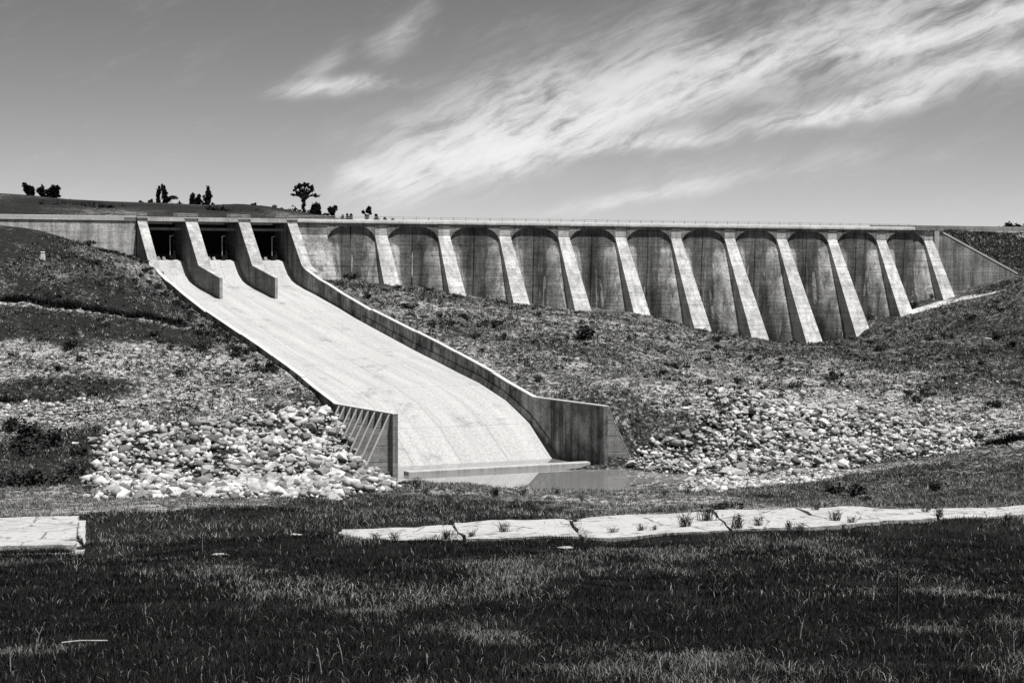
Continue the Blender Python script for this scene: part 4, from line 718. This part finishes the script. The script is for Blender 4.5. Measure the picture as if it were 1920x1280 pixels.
def fore_grass(name, y0, y1, dens, h0, w0, two, label, dry_bias=0.):
    n = int(dens*(.30*(y1**2-y0**2) + 8*(y1-y0))); yy = np.sqrt(NR.uniform(y0**2, y1**2, n)); xx = NR.uniform(-1, 1, n)*(.30*yy+4)
    clump = fbm(xx*.9, yy*.9, 41, 3); keep = NR.random(n) < np.clip(.35+1.3*(clump-.25), .15, 1); xx, yy = xx[keep], yy[keep]
    keep = slab_keep(xx, yy); xx, yy = xx[keep], yy[keep]; u, v = toD(xx, yy); z = ground_z(xx, yy); keep = (z > WATER_Z+.1) & ~inpoly(xx, yy, BEACH_POLY) & ~inpoly(xx, yy, HEAP_POLY) & ~inpoly(xx, yy, FIELD_POLY); xx, yy, z = xx[keep], yy[keep], z[keep]; n = len(xx)
    c = cover(xx, yy); p = fbm(xx*.33, yy*.18, 77, 4)
    dry = NR.random(n) < np.clip((c-.09)*1.35 + (p-.54)*2.0 + (fbm(xx*1.1, yy*.5, 23, 3)-.5)*.9 + dry_bias, .03, .85)
    tone = np.where(dry, .25+.75*NR.random(n)**1.5, NR.uniform(0, .07, n)*(.4+1.2*fbm(xx*1.3, yy*.8, 19, 2)))
    h = h0*(.45 + .9*fbm(xx*.5, yy*.5, 55, 3))*NR.uniform(.6, 1.35, n)*np.where(dry, 1.12, 1); 
    d = np.full(n, 9.)
    V_, F, T = blades(xx, yy, z, h, w0*NR.uniform(.6, 1.3, n), NR.uniform(.1, .9, n)*np.where(dry, 1.35, 1), tone, two)
    o = link(name, fast_mesh(name, V_, F, M_GRASS, False, T)); tag(o, label, None, None, 'stuff')
fore_grass('meadow_grass', 22, 46, 600, .155, .005, True, 'dark meadow grass in the foreground')
fore_grass('meadow_grass', 46, 76, 230, .17, .0085, True, 'dark meadow grass up to the broken track')
fore_grass('shore_grass', 76, 118, 55, .2, .02, False, 'patchy grass between the track and the pool', .34)
fore_grass('shore_grass', 118, 168, 24, .22, .035, False, 'patchy grass along the pool shore', .42)
# scrub tufts over the slopes
def tufts(name, n, reg, hmul, label, mat, tone_f):
    x = NR.uniform(reg[0], reg[1], n); y = NR.uniform(reg[2], reg[3], n); k = np.abs(x) < y*.31+8; x, y = x[k], y[k]; u, v = toD(x, y)
    foot = np.interp(u, [-200,-36,-13,-8,0,10,20,30,40,50,60,70,80,90,100,119,400], [1,1,6,6,5.5,5.7,6.5,7,7.5,8.5,10,10.5,9.5,8,6,1.2,-12])
    k = (v > foot) & (v < 112) & ~((u > ul(v)-.9) & (u < ur(v)+.9)) & ~inpoly(x, y, HEAP_POLY); x, y, u, v = x[k], y[k], u[k], v[k]
    c = cover(x, y); cl = fbm(x*.45, y*.45, 61, 4); dens = np.where(c < .2, .9, np.clip(.25+(cl-.42)*4, .06, 1)); inr = inpoly(x, y, FIELD_POLY) | inpoly(x, y, BEACH_POLY); dens = np.where(inr, .03, dens); dens = np.where(inpoly(x, y, RUBBLE_POLY), dens*.35, dens)
    k = NR.random(len(x)) < dens; x, y, c, cl = x[k], y[k], c[k], cl[k]; z = ground_z(x, y); k = z > WATER_Z+.1; x, y, z, c, cl = x[k], y[k], z[k], c[k], cl[k]; n = len(x)
    tt = tone_f(c, cl, n); B = 5; r = .2*NR.random((n, B))**.5*hmul; a = NR.uniform(0, 6.283, (n, B)); hh = (.16+.34*NR.random(n)**2)*hmul*np.where(c < .2, .6, 1)
    X = (x[:,None]+r*np.cos(a)).ravel(); Y = (y[:,None]+r*np.sin(a)).ravel(); Z = np.repeat(z, B); H = np.repeat(hh, B)*NR.uniform(.6, 1.2, n*B); T = np.clip(np.repeat(tt, B)*NR.uniform(.6, 1.3, n*B), 0, 1)
    V_, F, T = blades(X, Y, Z, H, NR.uniform(.04, .09, n*B)*hmul, NR.uniform(.2, 1.0, n*B), T, False)
    o = link(name, fast_mesh(name, V_, F, mat, False, T)); tag(o, label, None, None, 'stuff')
def tone_scrub(c, cl, n): return np.where(NR.random(n) < np.clip(c*1.6-.05, .05, .92), NR.uniform(.3, 1.0, n), NR.uniform(0, .16, n))*np.where(c < .2, .5, 1)
tufts('scrub_tufts', 150000, (-62, 92, 140, 330), 1.0, 'low dry scrub and grass tufts over the slopes', M_TUFT, tone_scrub)
# embankment scrub behind the abutment wall
n = 9000; uu = NR.uniform(102, 175, n); vv = NR.uniform(-14, -.7, n); x = OX+uu*UX+vv*UY; y = OY+uu*UY-vv*UX; z = ground_z(x, y); V_, F, T = blades(np.repeat(x,4)+NR.uniform(-.2,.2,4*n), np.repeat(y,4)+NR.uniform(-.2,.2,4*n), np.repeat(z,4), np.repeat(.2+.4*NR.random(n)**2,4), np.full(4*n,.07), NR.uniform(.2,1,4*n), np.repeat(np.where(NR.random(n) < .3, NR.uniform(.4,1,n), NR.uniform(0,.12,n)),4), False)
tag(link('embankment_scrub', fast_mesh('embankment_scrub', V_, F, M_TUFT, False, T)), 'dark scrub on the embankment behind the abutment wall', None, None, 'stuff')

def brush_line(name, line, off, n, h, w, label, tone=.08, mat=None, zfix=None):
    P_ = np.array(line); s = np.r_[0, np.cumsum(np.hypot(*np.diff(P_, axis=0).T))]; q = NR.uniform(0, s[-1], n); x = np.interp(q, s, P_[:,0]); y = np.interp(q, s, P_[:,1]) + NR.normal(0, off, n); x = x + NR.normal(0, off*.5, n); k = np.abs(x) < y*.33+8; x, y = x[k], y[k]; n = len(x)
    k = fbm(x*.6, y*.6, 14, 3); V_, F, T = blades(x, y, ground_z(x, y) if zfix is None else np.full(n, zfix), h*(.3+1.2*k)*NR.uniform(.5, 1.2, n), np.full(n, w), NR.uniform(.2, .9, n), NR.random(n)**3*tone, False)
    tag(link(name, fast_mesh(name, V_, F, mat or M_TUFT, False, T)), label, None, None, 'stuff')
brush_line('ditch_shadow_brush', DITCH, .28, 5200, .75, .07, 'dark grass added as the shadow line of the ditch on the left slope')  # dark blades added to stand for the shadow below the bank
brush_line('ledge_brush', LEDGE, .35, 2400, .8, .07, 'dark growth under the small ledge on the left slope')
brush_line('bank_brush', BANK_LEDGE, .3, 2200, .8, .06, 'dark growth under the grassy bank edge at the right')
brush_line('platform_joint_weeds', [(PLATFORM[0][0], PLATFORM[0][1]-.1), (PLATFORM[1][0]-.2, PLATFORM[1][1]-.1)], .05, 1500, .24, .02, 'dark weeds in the gap between raised slab and plinth', .06, M_GRASS, 9.0)
brush_line('platform_joint_weeds', [(PLATFORM[1][0]+.12, PLATFORM[1][1]+1), (PLATFORM[2][0]+.12, PLATFORM[2][1]-2)], .07, 300, .3, .02, 'dark weeds along the right edge of the raised slab', .06, M_GRASS, 9.0)
brush_line('platform_grass', [(PLINTH[0][0], PLINTH[0][1]-.25), (PLINTH[1][0], PLINTH[1][1]-.2)], .2, 1300, .42, .013, 'rank dark grass along the front of the concrete platform', .25, M_GRASS)
def leafball(seed, n, rx, ry, rz, leaf, hole=.0, zc=.6, lobes=7, floor=True):
    """leaf faces spread through several overlapping clumps; returns verts, faces, tones"""
    r = np.random.default_rng(seed); C = r.normal(0, .42, (lobes, 3)); C[:,2] = np.abs(C[:,2])*.8-.15 if floor else C[:,2]; rad = r.uniform(.32, .6, lobes); k = r.integers(0, lobes, n)
    d = r.normal(0, 1, (n, 3)); d /= np.linalg.norm(d, axis=1)[:,None]; p = C[k] + d*(rad[k]*r.random(n)**.35)[:,None]
    p = p*(rx, ry, rz) + (0, 0, zc); p[:,2] = np.maximum(p[:,2], .02) if floor else p[:,2]
    t1 = r.normal(0, 1, (n, 3)); t1 /= np.linalg.norm(t1, axis=1)[:,None]; t2 = np.cross(t1, r.normal(0, 1, (n, 3))); t2 /= np.linalg.norm(t2, axis=1)[:,None]; s = leaf*r.uniform(.6, 1.4, n)[:,None]
    V_ = np.stack([p-t1*s, p+t2*s*.5, p+t1*s, p-t2*s*.5], 1).reshape(-1, 3); F = np.arange(4*n).reshape(n, 4); T = np.repeat(np.clip(r.random(n)**1.5 + (r.random(lobes)[k]-.5)*.4, 0, 1), 4); return V_, F, T
def stem_mesh(seed, pts_list, r0, mat):
    mb = MB()
    for pts in pts_list:
        for i in range(len(pts)-1):
            rr = r0*(1-.6*i/len(pts)); mb.bar(pts[i], pts[i+1], rr, 5)
    me = fast_mesh('stem', np.array(mb.v), mb.f, mat); return me
SHRUB = []
for s in range(6):
    V_, F, T = leafball(s, 260, .62, .6, .5, .085, zc=.34, lobes=6+s % 3); me = fast_mesh('foliage', V_, F, M_LEAF, False, T)
    r = random.Random(s); st = stem_mesh(s, [[(0,0,-.15), (r.uniform(-.15,.15), r.uniform(-.15,.15), .15), (r.uniform(-.4,.4), r.uniform(-.4,.4), .5)] for _ in range(5)], .035, M_BARK); SHRUB.append((me, st))
def place_shrub(x, y, w, label, group=None, name='shrub', hz=1., k=None, cat='shrub', lib=None):
    z = gz1(x, y); t = thing(name, label, cat, (x, y, z-.03), group); me, st = (lib or SHRUB)[R.randrange(len(lib or SHRUB)) if k is None else k]; a = R.uniform(0, 6.28)
    for nm, m in (('foliage', me), ('stem', st)):
        o = link(nm, m, t); o.scale = (w*1.05, w*1.05, w*1.05*hz); o.rotation_euler = (0, 0, a)
    return t
for x, y, w, n in SHRUBS:
    u, v = toD(x, y)
    if u < -36 and 8 < v < 96: u = min(u, float(ul(v)) - .8 - w*.75); x, y, _ = D(u, v, 0)
    if n == 'big': lb, gp = 'largest dark round bush on the middle of the hill between chute and dam', None
    elif n == 'dome': lb, gp = 'dark domed bush on the far side of the broken track', None
    elif y < 135: lb, gp = 'dark low bush in the grass behind the broken track', 'bushes behind the broken track'
    elif u < -36 and y < 178: lb, gp = 'dark leafy bush in the thicket left of the riprap heap', 'bushes left of the riprap heap'
    elif u < -36: lb, gp = 'small dark bush on the left slope beside the chute', 'bushes on the left slope'
    elif v < 12 and u < 20: lb, gp = 'dark bush at the foot of the dam beside the chute', 'bushes at the dam foot beside the chute'
    elif x > 40: lb, gp = 'dark shrub on the right bank below the dam', 'shrubs on the right bank'
    else: lb, gp = 'small dark shrub on the hill between the chute and the dam', 'shrubs on the hill between chute and dam'
    place_shrub(x, y, w*(1.0 if u < -36 and y < 178 else 1.3 if y < 178 else 1.15), lb, gp, hz=R.uniform(.75, 1.05))
# further shrubs strewn over the slopes
cnt = 0
while cnt < 170:
    x, y = R.uniform(-55, 85), R.uniform(178, 300); u, v = toD(x, y)
    if abs(x) > y*.29: continue
    foot = np.interp(u, [-200,-36,-13,0,40,60,70,80,100,119], [3,4,8,7,9,12,12,11,8,4])
    if v < foot or (ul(v)-1.5 < u < ur(v)+1.5) or inpoly(np.array([x]), np.array([y]), FIELD_POLY)[0] or inpoly(np.array([x]), np.array([y]), HEAP_POLY)[0]: continue
    c = float(cover(np.array([x]), np.array([y]))[0])
    if c < .2 and R.random() > .15: continue
    if v > 80 and u < -30: continue
    if u < -36: lb, gp = 'small dark bush on the left slope beside the chute', 'bushes on the left slope'
    elif u > 70: lb, gp = 'dark shrub on the right bank below the dam', 'shrubs on the right bank'
    else: lb, gp = 'small dark shrub on the hill between the chute and the dam', 'shrubs on the hill between chute and dam'
    place_shrub(x, y, .4+.95*R.random()**2, lb, gp, hz=R.uniform(.7, 1.1)); cnt += 1
# bushy rim along the left chute wall
for k in range(46):
    v = R.uniform(9, 66); u = ul(v) - R.uniform(.9, 3.6); x, y, _ = D(u, v, 0); place_shrub(x, y, R.uniform(.6, 1.3), 'dark bush in the thicket along the left chute wall', 'bushes along the left chute wall', hz=R.uniform(.6, 1.0))
for i in range(7):
    t = i/6; a = np.array(HEDGE); q = np.array([np.interp(t*3, range(4), a[:,0]), np.interp(t*3, range(4), a[:,1])]); place_shrub(q[0], q[1], 1.25, 'dark low bush in the strip at the foot of the left dam wall', 'bushes at the foot of the left dam wall', hz=.55)
def heath(name, n, reg, label, test, mat, leaf=.09):
    x = NR.uniform(reg[0], reg[1], n*4); y = NR.uniform(reg[2], reg[3], n*4); u, v = toD(x, y); foot = np.interp(u, [-200,-36,-13,-8,0,10,20,30,40,50,60,70,80,90,100,119,400], [2,2,7,7,6.5,6.7,7.5,8,8.5,9.5,11,11.5,10.5,9,7,2.2,-10])
    k = (np.abs(x) < y*.3+3) & (v > foot) & (v < 110) & ~((u > ul(v)-1.3) & (u < ur(v)+1.3)) & ~inpoly(x, y, HEAP_POLY) & ~inpoly(x, y, FIELD_POLY) & ~inpoly(x, y, BEACH_POLY); cl = fbm(x*.16, y*.16, 47, 4); k &= NR.random(len(x)) < np.clip((cl-.36)*3.2, .04, 1); k &= test(x, y, u, v); x, y = x[k][:n], y[k][:n]
    z = ground_z(x, y); ok = z > WATER_Z+.3; x, y, z = x[ok], y[ok], z[ok]; n = len(x); B = 22; w = (.16+.42*NR.random(n)**2.2)[:,None]; d = NR.normal(0, 1, (n, B, 3)); d /= np.linalg.norm(d, axis=2)[:,:,None]; d[:,:,2] = np.abs(d[:,:,2])*.9; rr = NR.random((n, B))**.4
    P_ = np.stack([x, y, z], 1)[:,None,:] + d*(w*rr)[:,:,None]; P_ = P_.reshape(-1, 3); m = len(P_); t1 = NR.normal(0, 1, (m, 3)); t1 /= np.linalg.norm(t1, axis=1)[:,None]; t2 = np.cross(t1, NR.normal(0, 1, (m, 3))); t2 /= np.linalg.norm(t2, axis=1)[:,None]; s = (leaf*(.5+np.repeat(w[:,0], B)*1.5)*NR.uniform(.6, 1.4, m))[:,None]
    V_ = np.stack([P_-t1*s, P_+t2*s*.6, P_+t1*s, P_-t2*s*.6], 1).reshape(-1, 3); T = np.repeat(np.clip(np.repeat(NR.random(n)**2, B)*.6 + NR.random(m)**3*.5, 0, 1), 4)
    tag(link(name, fast_mesh(name, V_, np.arange(4*m).reshape(m, 4), mat, False, T)), label, None, None, 'stuff')
heath('low_heath', 3600, (-62, 90, 172, 318), 'small dark heath clumps strewn over the dry slopes', lambda x, y, u, v: cover(x, y) > .24, M_LEAF)
heath('bank_heath', 900, (-60, 95, 128, 190), 'small dark weeds along the foot of the slopes', lambda x, y, u, v: NR.random(len(x)) < .8, M_LEAF)
# weeds on the slabs
WEED = []
for s in range(5):
    r = np.random.default_rng(s+90); n = 46; x = r.normal(0, .13, n); y = r.normal(0, .13, n); V_, F, T = blades(x, y, np.zeros(n), r.uniform(.35, 1.0, n), np.full(n, .02), r.uniform(.2, .9, n), r.random(n)**2*.5, True); me = fast_mesh('leaf_tuft', V_, F, M_GRASS, False, T)
    lv, lf, lt = leafball(s+70, 90, .4, .4, .5, .05, zc=.4, lobes=6); n0 = len(V_); st = fast_mesh('leaves', lv, lf, M_LEAF, False, lt); WEED.append((me, st))
for x, y, w in WEEDS:
    lb, gp = ('weedy plant growing in a joint of the broken track', 'weeds on the broken track') if y < 92 else ('weedy plant standing on the pool shore', 'weeds on the pool shore')
    z = gz1(x, y); t = thing('weed', lb, 'plant', (x, y, z+.03), gp); me, st = WEED[R.randrange(5)]
    for nm, m in (('leaf_tuft', me), ('leaves', st)): o = link(nm, m, t); o.scale = (w*1.1, w*1.1, w*1.15); o.rotation_euler = (0, 0, R.uniform(0, 6.28))
SL = ['tall dark dead stem standing in the right foreground grass', 'pale dry stick standing behind the dark grass near the platform', 'thin pale stalk in the lower left foreground', 'pale forked stalk at the bottom of the foreground left of centre', 'second thin stalk beside the forked one at the bottom', 'short bent stalk at the bottom left', 'thin dry stalk among the right foreground grass', 'pale curved stalk at the bottom edge right of centre', 'pale leaning stalk at the bottom edge in the centre', 'pale twig at the bottom left corner', 'thin dry stalk next to the tall dark stem', 'pale arched stalk at the right edge of the foreground', 'short pale stalk in the left foreground grass', 'low dead twig at the foot of the tall dark stem']
for i, ((x, y, h), lb) in enumerate(zip(STALKS, SL)):
    z = gz1(x, y); r = random.Random(i); ln = 0 if i in (0, 1) else r.uniform(-.35, .35); mb = MB(); p = [(x + ln*h*k*k/9, y, z-.1+(h+.1)*k/3) for k in range(4)]
    for a, b, rr in zip(p, p[1:], (.014, .011, .007)): mb.bar(a, b, rr if i else .03, 5)
    if i not in (1,): mb.bar(p[2], (p[2][0]+h*.12*r.choice((-1,1)), y, p[2][2]+h*.2), .006, 4)
    me = fast_mesh('dry_stalk', np.array(mb.v)-np.array((x, y, z)), mb.f, M_BARK if i in (0, 13) else M_STALK if 'M_STALK' in globals() else M_SLAB); o = link('dry_stalk', me, None, (x, y, z)); tag(o, lb, 'stalk')
x, y = DRYSTICK; z = gz1(x, y); mb = MB().bar((x-.45, y, z+.1), (x-.1, y+.05, z+.13), .018).bar((x-.1, y+.05, z+.13), (x+.4, y+.1, z+.12), .015); me = fast_mesh('fallen_stick', np.array(mb.v)-np.array((x,y,z)), mb.f, M_SLAB); tag(link('fallen_stick', me, None, (x,y,z)), 'pale fallen stick lying in the dark foreground grass on the left', 'stick')
for (x, y), lb in zip(PALEBITS, ['small pale slab fragment left of the broken track', 'flat pale stone in the grass right of the platform', 'small pale stone in front of the broken track']):
    o = link('slab_fragment', STONES[R.randrange(14)], None, (x, y, gz1(x,y)+.06)); o.scale = (.3, .18, .08); tag(o, lb, 'stone')

# ---------------------------------------------------------------- skyline trees
def tree(px, base, top, wpx, style, label, group, seed, Y=560, z0=None):
    X = (px-960)/3500*Y; h = (base-top)/3500*Y; w = wpx/3500*Y; z = (20 + (510-base)/3500*Y) if z0 is None else z0; t = thing('tree' if style != 'bush' else 'bush', label, 'tree' if style != 'bush' else 'bush', (X, Y, z-.3), group)
    r = random.Random(seed); Vs, Fs, Ts = [], [], []; n0 = 0
    def blob(cx, cz, rx, rz, n, leaf=.42):
        nonlocal n0
        v, f, tt = leafball(seed*13+int(cx*7+cz*11) & 0xffff, n, rx, rx, rz, leaf, zc=0, lobes=8, floor=False); v = v + (cx, 0, cz); v[:,2] = np.maximum(v[:,2], .1)
        Vs.append(v); Fs.append(f+n0); Ts.append(tt); n0 += len(v)
    limbs = [[(0,0,-.5), (r.uniform(-.1,.1)*w, 0, h*.4), (0, 0, h*.8)]]
    if style == 'round':
        for k in range(16): a = r.uniform(0, 6.28); q = math.sqrt(r.random()); blob(math.cos(a)*q*w*.33, h*(.48+.3*math.sin(a)*q), w*.2, h*.24, 170)
    elif style == 'loose':
        for k in range(5): blob(r.uniform(-.3,.3)*w, h*r.uniform(.25,.75), w*.34, h*.3, 190)
    elif style == 'slim':
        for k in range(6): blob(r.uniform(-.14,.14)*w, h*(.12+.13*k), w*.5*(1.05-.1*k), h*.22, 170)
    elif style == 'spiky':
        for k in range(5):
            q = (k-2)*.18*w
            for j in range(5): blob(q, h*(.08+.16*j)*(1-.06*abs(k-2)), w*.2*(1.1-.16*j), h*.17, 80, .32)
            limbs.append([(q*.3,0,-.3), (q,0,h*.5), (q,0,h*.9)])
    elif style == 'umbrella':
        for k in range(17):
            a = -1+2*k/16+r.uniform(-.05,.05); q = math.sqrt(max(0, 1-a*a)); blob(a*w*.45, h*(.60 + .36*q*(1 if k % 3 else .45) - .06*(k % 2)), w*.105, h*.055, 70, .36); limbs.append([(0,0,h*.45), (a*w*.2,0,h*.58), (a*w*.4, 0, h*(.62+.22*(1-a*a)))])
        for k in range(7): blob(r.uniform(-.05,.05)*w, h*(.06+.07*k), w*.075, h*.06, 60, .35)
    elif style == 'flat':
        blob(.05*w, h*.72, w*.5, h*.16, 320); blob(-.2*w, h*.5, w*.2, h*.15, 100); 
    elif style == 'mushroom':
        blob(0, h*.55, w*.55, h*.42, 620); blob(0, h*.1, w*.26, h*.35, 240)
    elif style == 'forked':
        blob(.18*w, h*.66, w*.36, h*.3, 420); blob(-.34*w, h*.5, w*.16, h*.14, 130); blob(.0*w, h*.08, w*.2, h*.3, 220); limbs.append([(0,0,h*.2), (-.34*w,0,h*.55)])
    elif style == 'cone':
        for k in range(4): blob(0, h*.2*k, w*.5*(1-.24*k), h*.22, 120)
    else: blob(0, 0, w*.62, h*.95, int(120+60*w), .38)
    v = np.concatenate(Vs); o = link('crown' if style != 'bush' else 'foliage', fast_mesh('crown', v, np.concatenate(Fs), M_TREE, False, np.concatenate(Ts)), t)
    link('trunk' if style != 'bush' else 'stem', stem_mesh(seed, limbs, max(.1, h*.022), M_BARK), t); return t
n = 1500; xx = NR.uniform(-160, -48, n); yy = NR.uniform(470, 562, n); zz = np.array([hill_z(a) for a in xx]) - (560-yy)*.035 - .7; keep = fbm(xx*.08, yy*.06, 12, 3) > .5; xx, yy, zz = xx[keep], yy[keep], zz[keep]; n = len(xx)
V_, F, T = blades(np.repeat(xx, 8)+NR.normal(0,.5,8*n), np.repeat(yy, 8)+NR.normal(0,.5,8*n), np.repeat(zz, 8), np.repeat(.5+1.3*NR.random(n)**2, 8), np.full(8*n, .22), NR.uniform(.2,.9,8*n), np.repeat(NR.random(n)**2*.6, 8), False); tag(link('hill_scrub', fast_mesh('hill_scrub', V_, F, M_TREE, False, T)), 'dark scrub along the far hilltop', None, None, 'stuff')
TREES = [(57,370,340,20,'loose','loose ragged tree at the far left of the skyline',None), (78,370,347,15,'loose','small open tree between the ragged and the round tree',None), (100,374,345,33,'round','dense round dark tree on the left skyline',None),
 (299,384,347,9,'slim','slim leaning tree left of the tall pair on the hill',None), (309,384,343,12,'slim','tallest slim tree of the middle skyline group',None), (321,384,364,20,'flat','low flat topped tree beside the slim pair',None), (283,381,373,11,'bush','rounded bush left of the slim pair of trees',None),
 (362,386,360,9,'slim','short slim tree left of its darker neighbour on the hill',None), (373,386,361,12,'slim','short dark tree in the middle of the second group',None), (391,386,348,14,'slim','tall columnar tree at the right end of the second group',None),
 (571,402,341,47,'umbrella','tall umbrella shaped tree with an open crown behind the dam',None), (593,404,375,19,'spiky','spiky upright tree right of the umbrella tree',None), (625,408,383,14,'mushroom','mushroom shaped tree standing alone above the dam crest',None), (688,410,383,18,'forked','two headed tree above the dam crest',None),
 (643,410,401,7,'cone','tiny pointed tree right of the mushroom shaped tree',None), (652,411,397,6,'cone','tiny pointed tree, left of a close pair above the crest',None), (659,411,396,6,'cone','tiny pointed tree, right of a close pair above the crest',None), (706,412,399,10,'cone','small conical tree right of the two headed tree',None), (722,414,405,6,'cone','very small conical tree near the right end of the skyline trees',None), (737,415,407,6,'cone','last tiny tree at the right end of the skyline trees',None)]
for i, a in enumerate(TREES): tree(*a, i+1)
for i, (px, b, tp, w) in enumerate([(335,387,378,16),(350,387,380,14),(380,388,376,14),(404,389,378,14),(420,388,381,12),(440,386,380,14),(265,381,376,9),(476,386,380,8),(290,383,378,8),(312,385,376,14),(327,386,380,12),(342,387,381,10),(364,387,380,12),(398,389,382,10),(412,389,384,8),(432,388,382,8),(455,387,383,8),(492,389,384,8)]): tree(px, b, tp, w, 'bush', 'low dark bush in the hedge line on the far hill', 'bushes on the far hill', 40+i)
for i, (px, b, tp, w) in enumerate([(532,400,386,22),(546,402,387,22),(560,404,390,22),(578,405,392,20),(520,397,388,16)]): tree(px, b, tp, w, 'bush', 'dense dark bush in the thicket below the umbrella tree', 'bushes below the umbrella tree', 60+i)
tree(613, 408, 399, 11, 'bush', 'small round bush just left of the mushroom shaped tree', None, 71)
for i, (px, w, tp) in enumerate([(1885,24,415),(1905,30,411),(1935,34,410),(1965,34,411)]): tree(px, 428, tp, w, 'bush', 'dark rounded bush in the clump above the right road parapet', 'bushes above the right parapet', 80+i, 430)
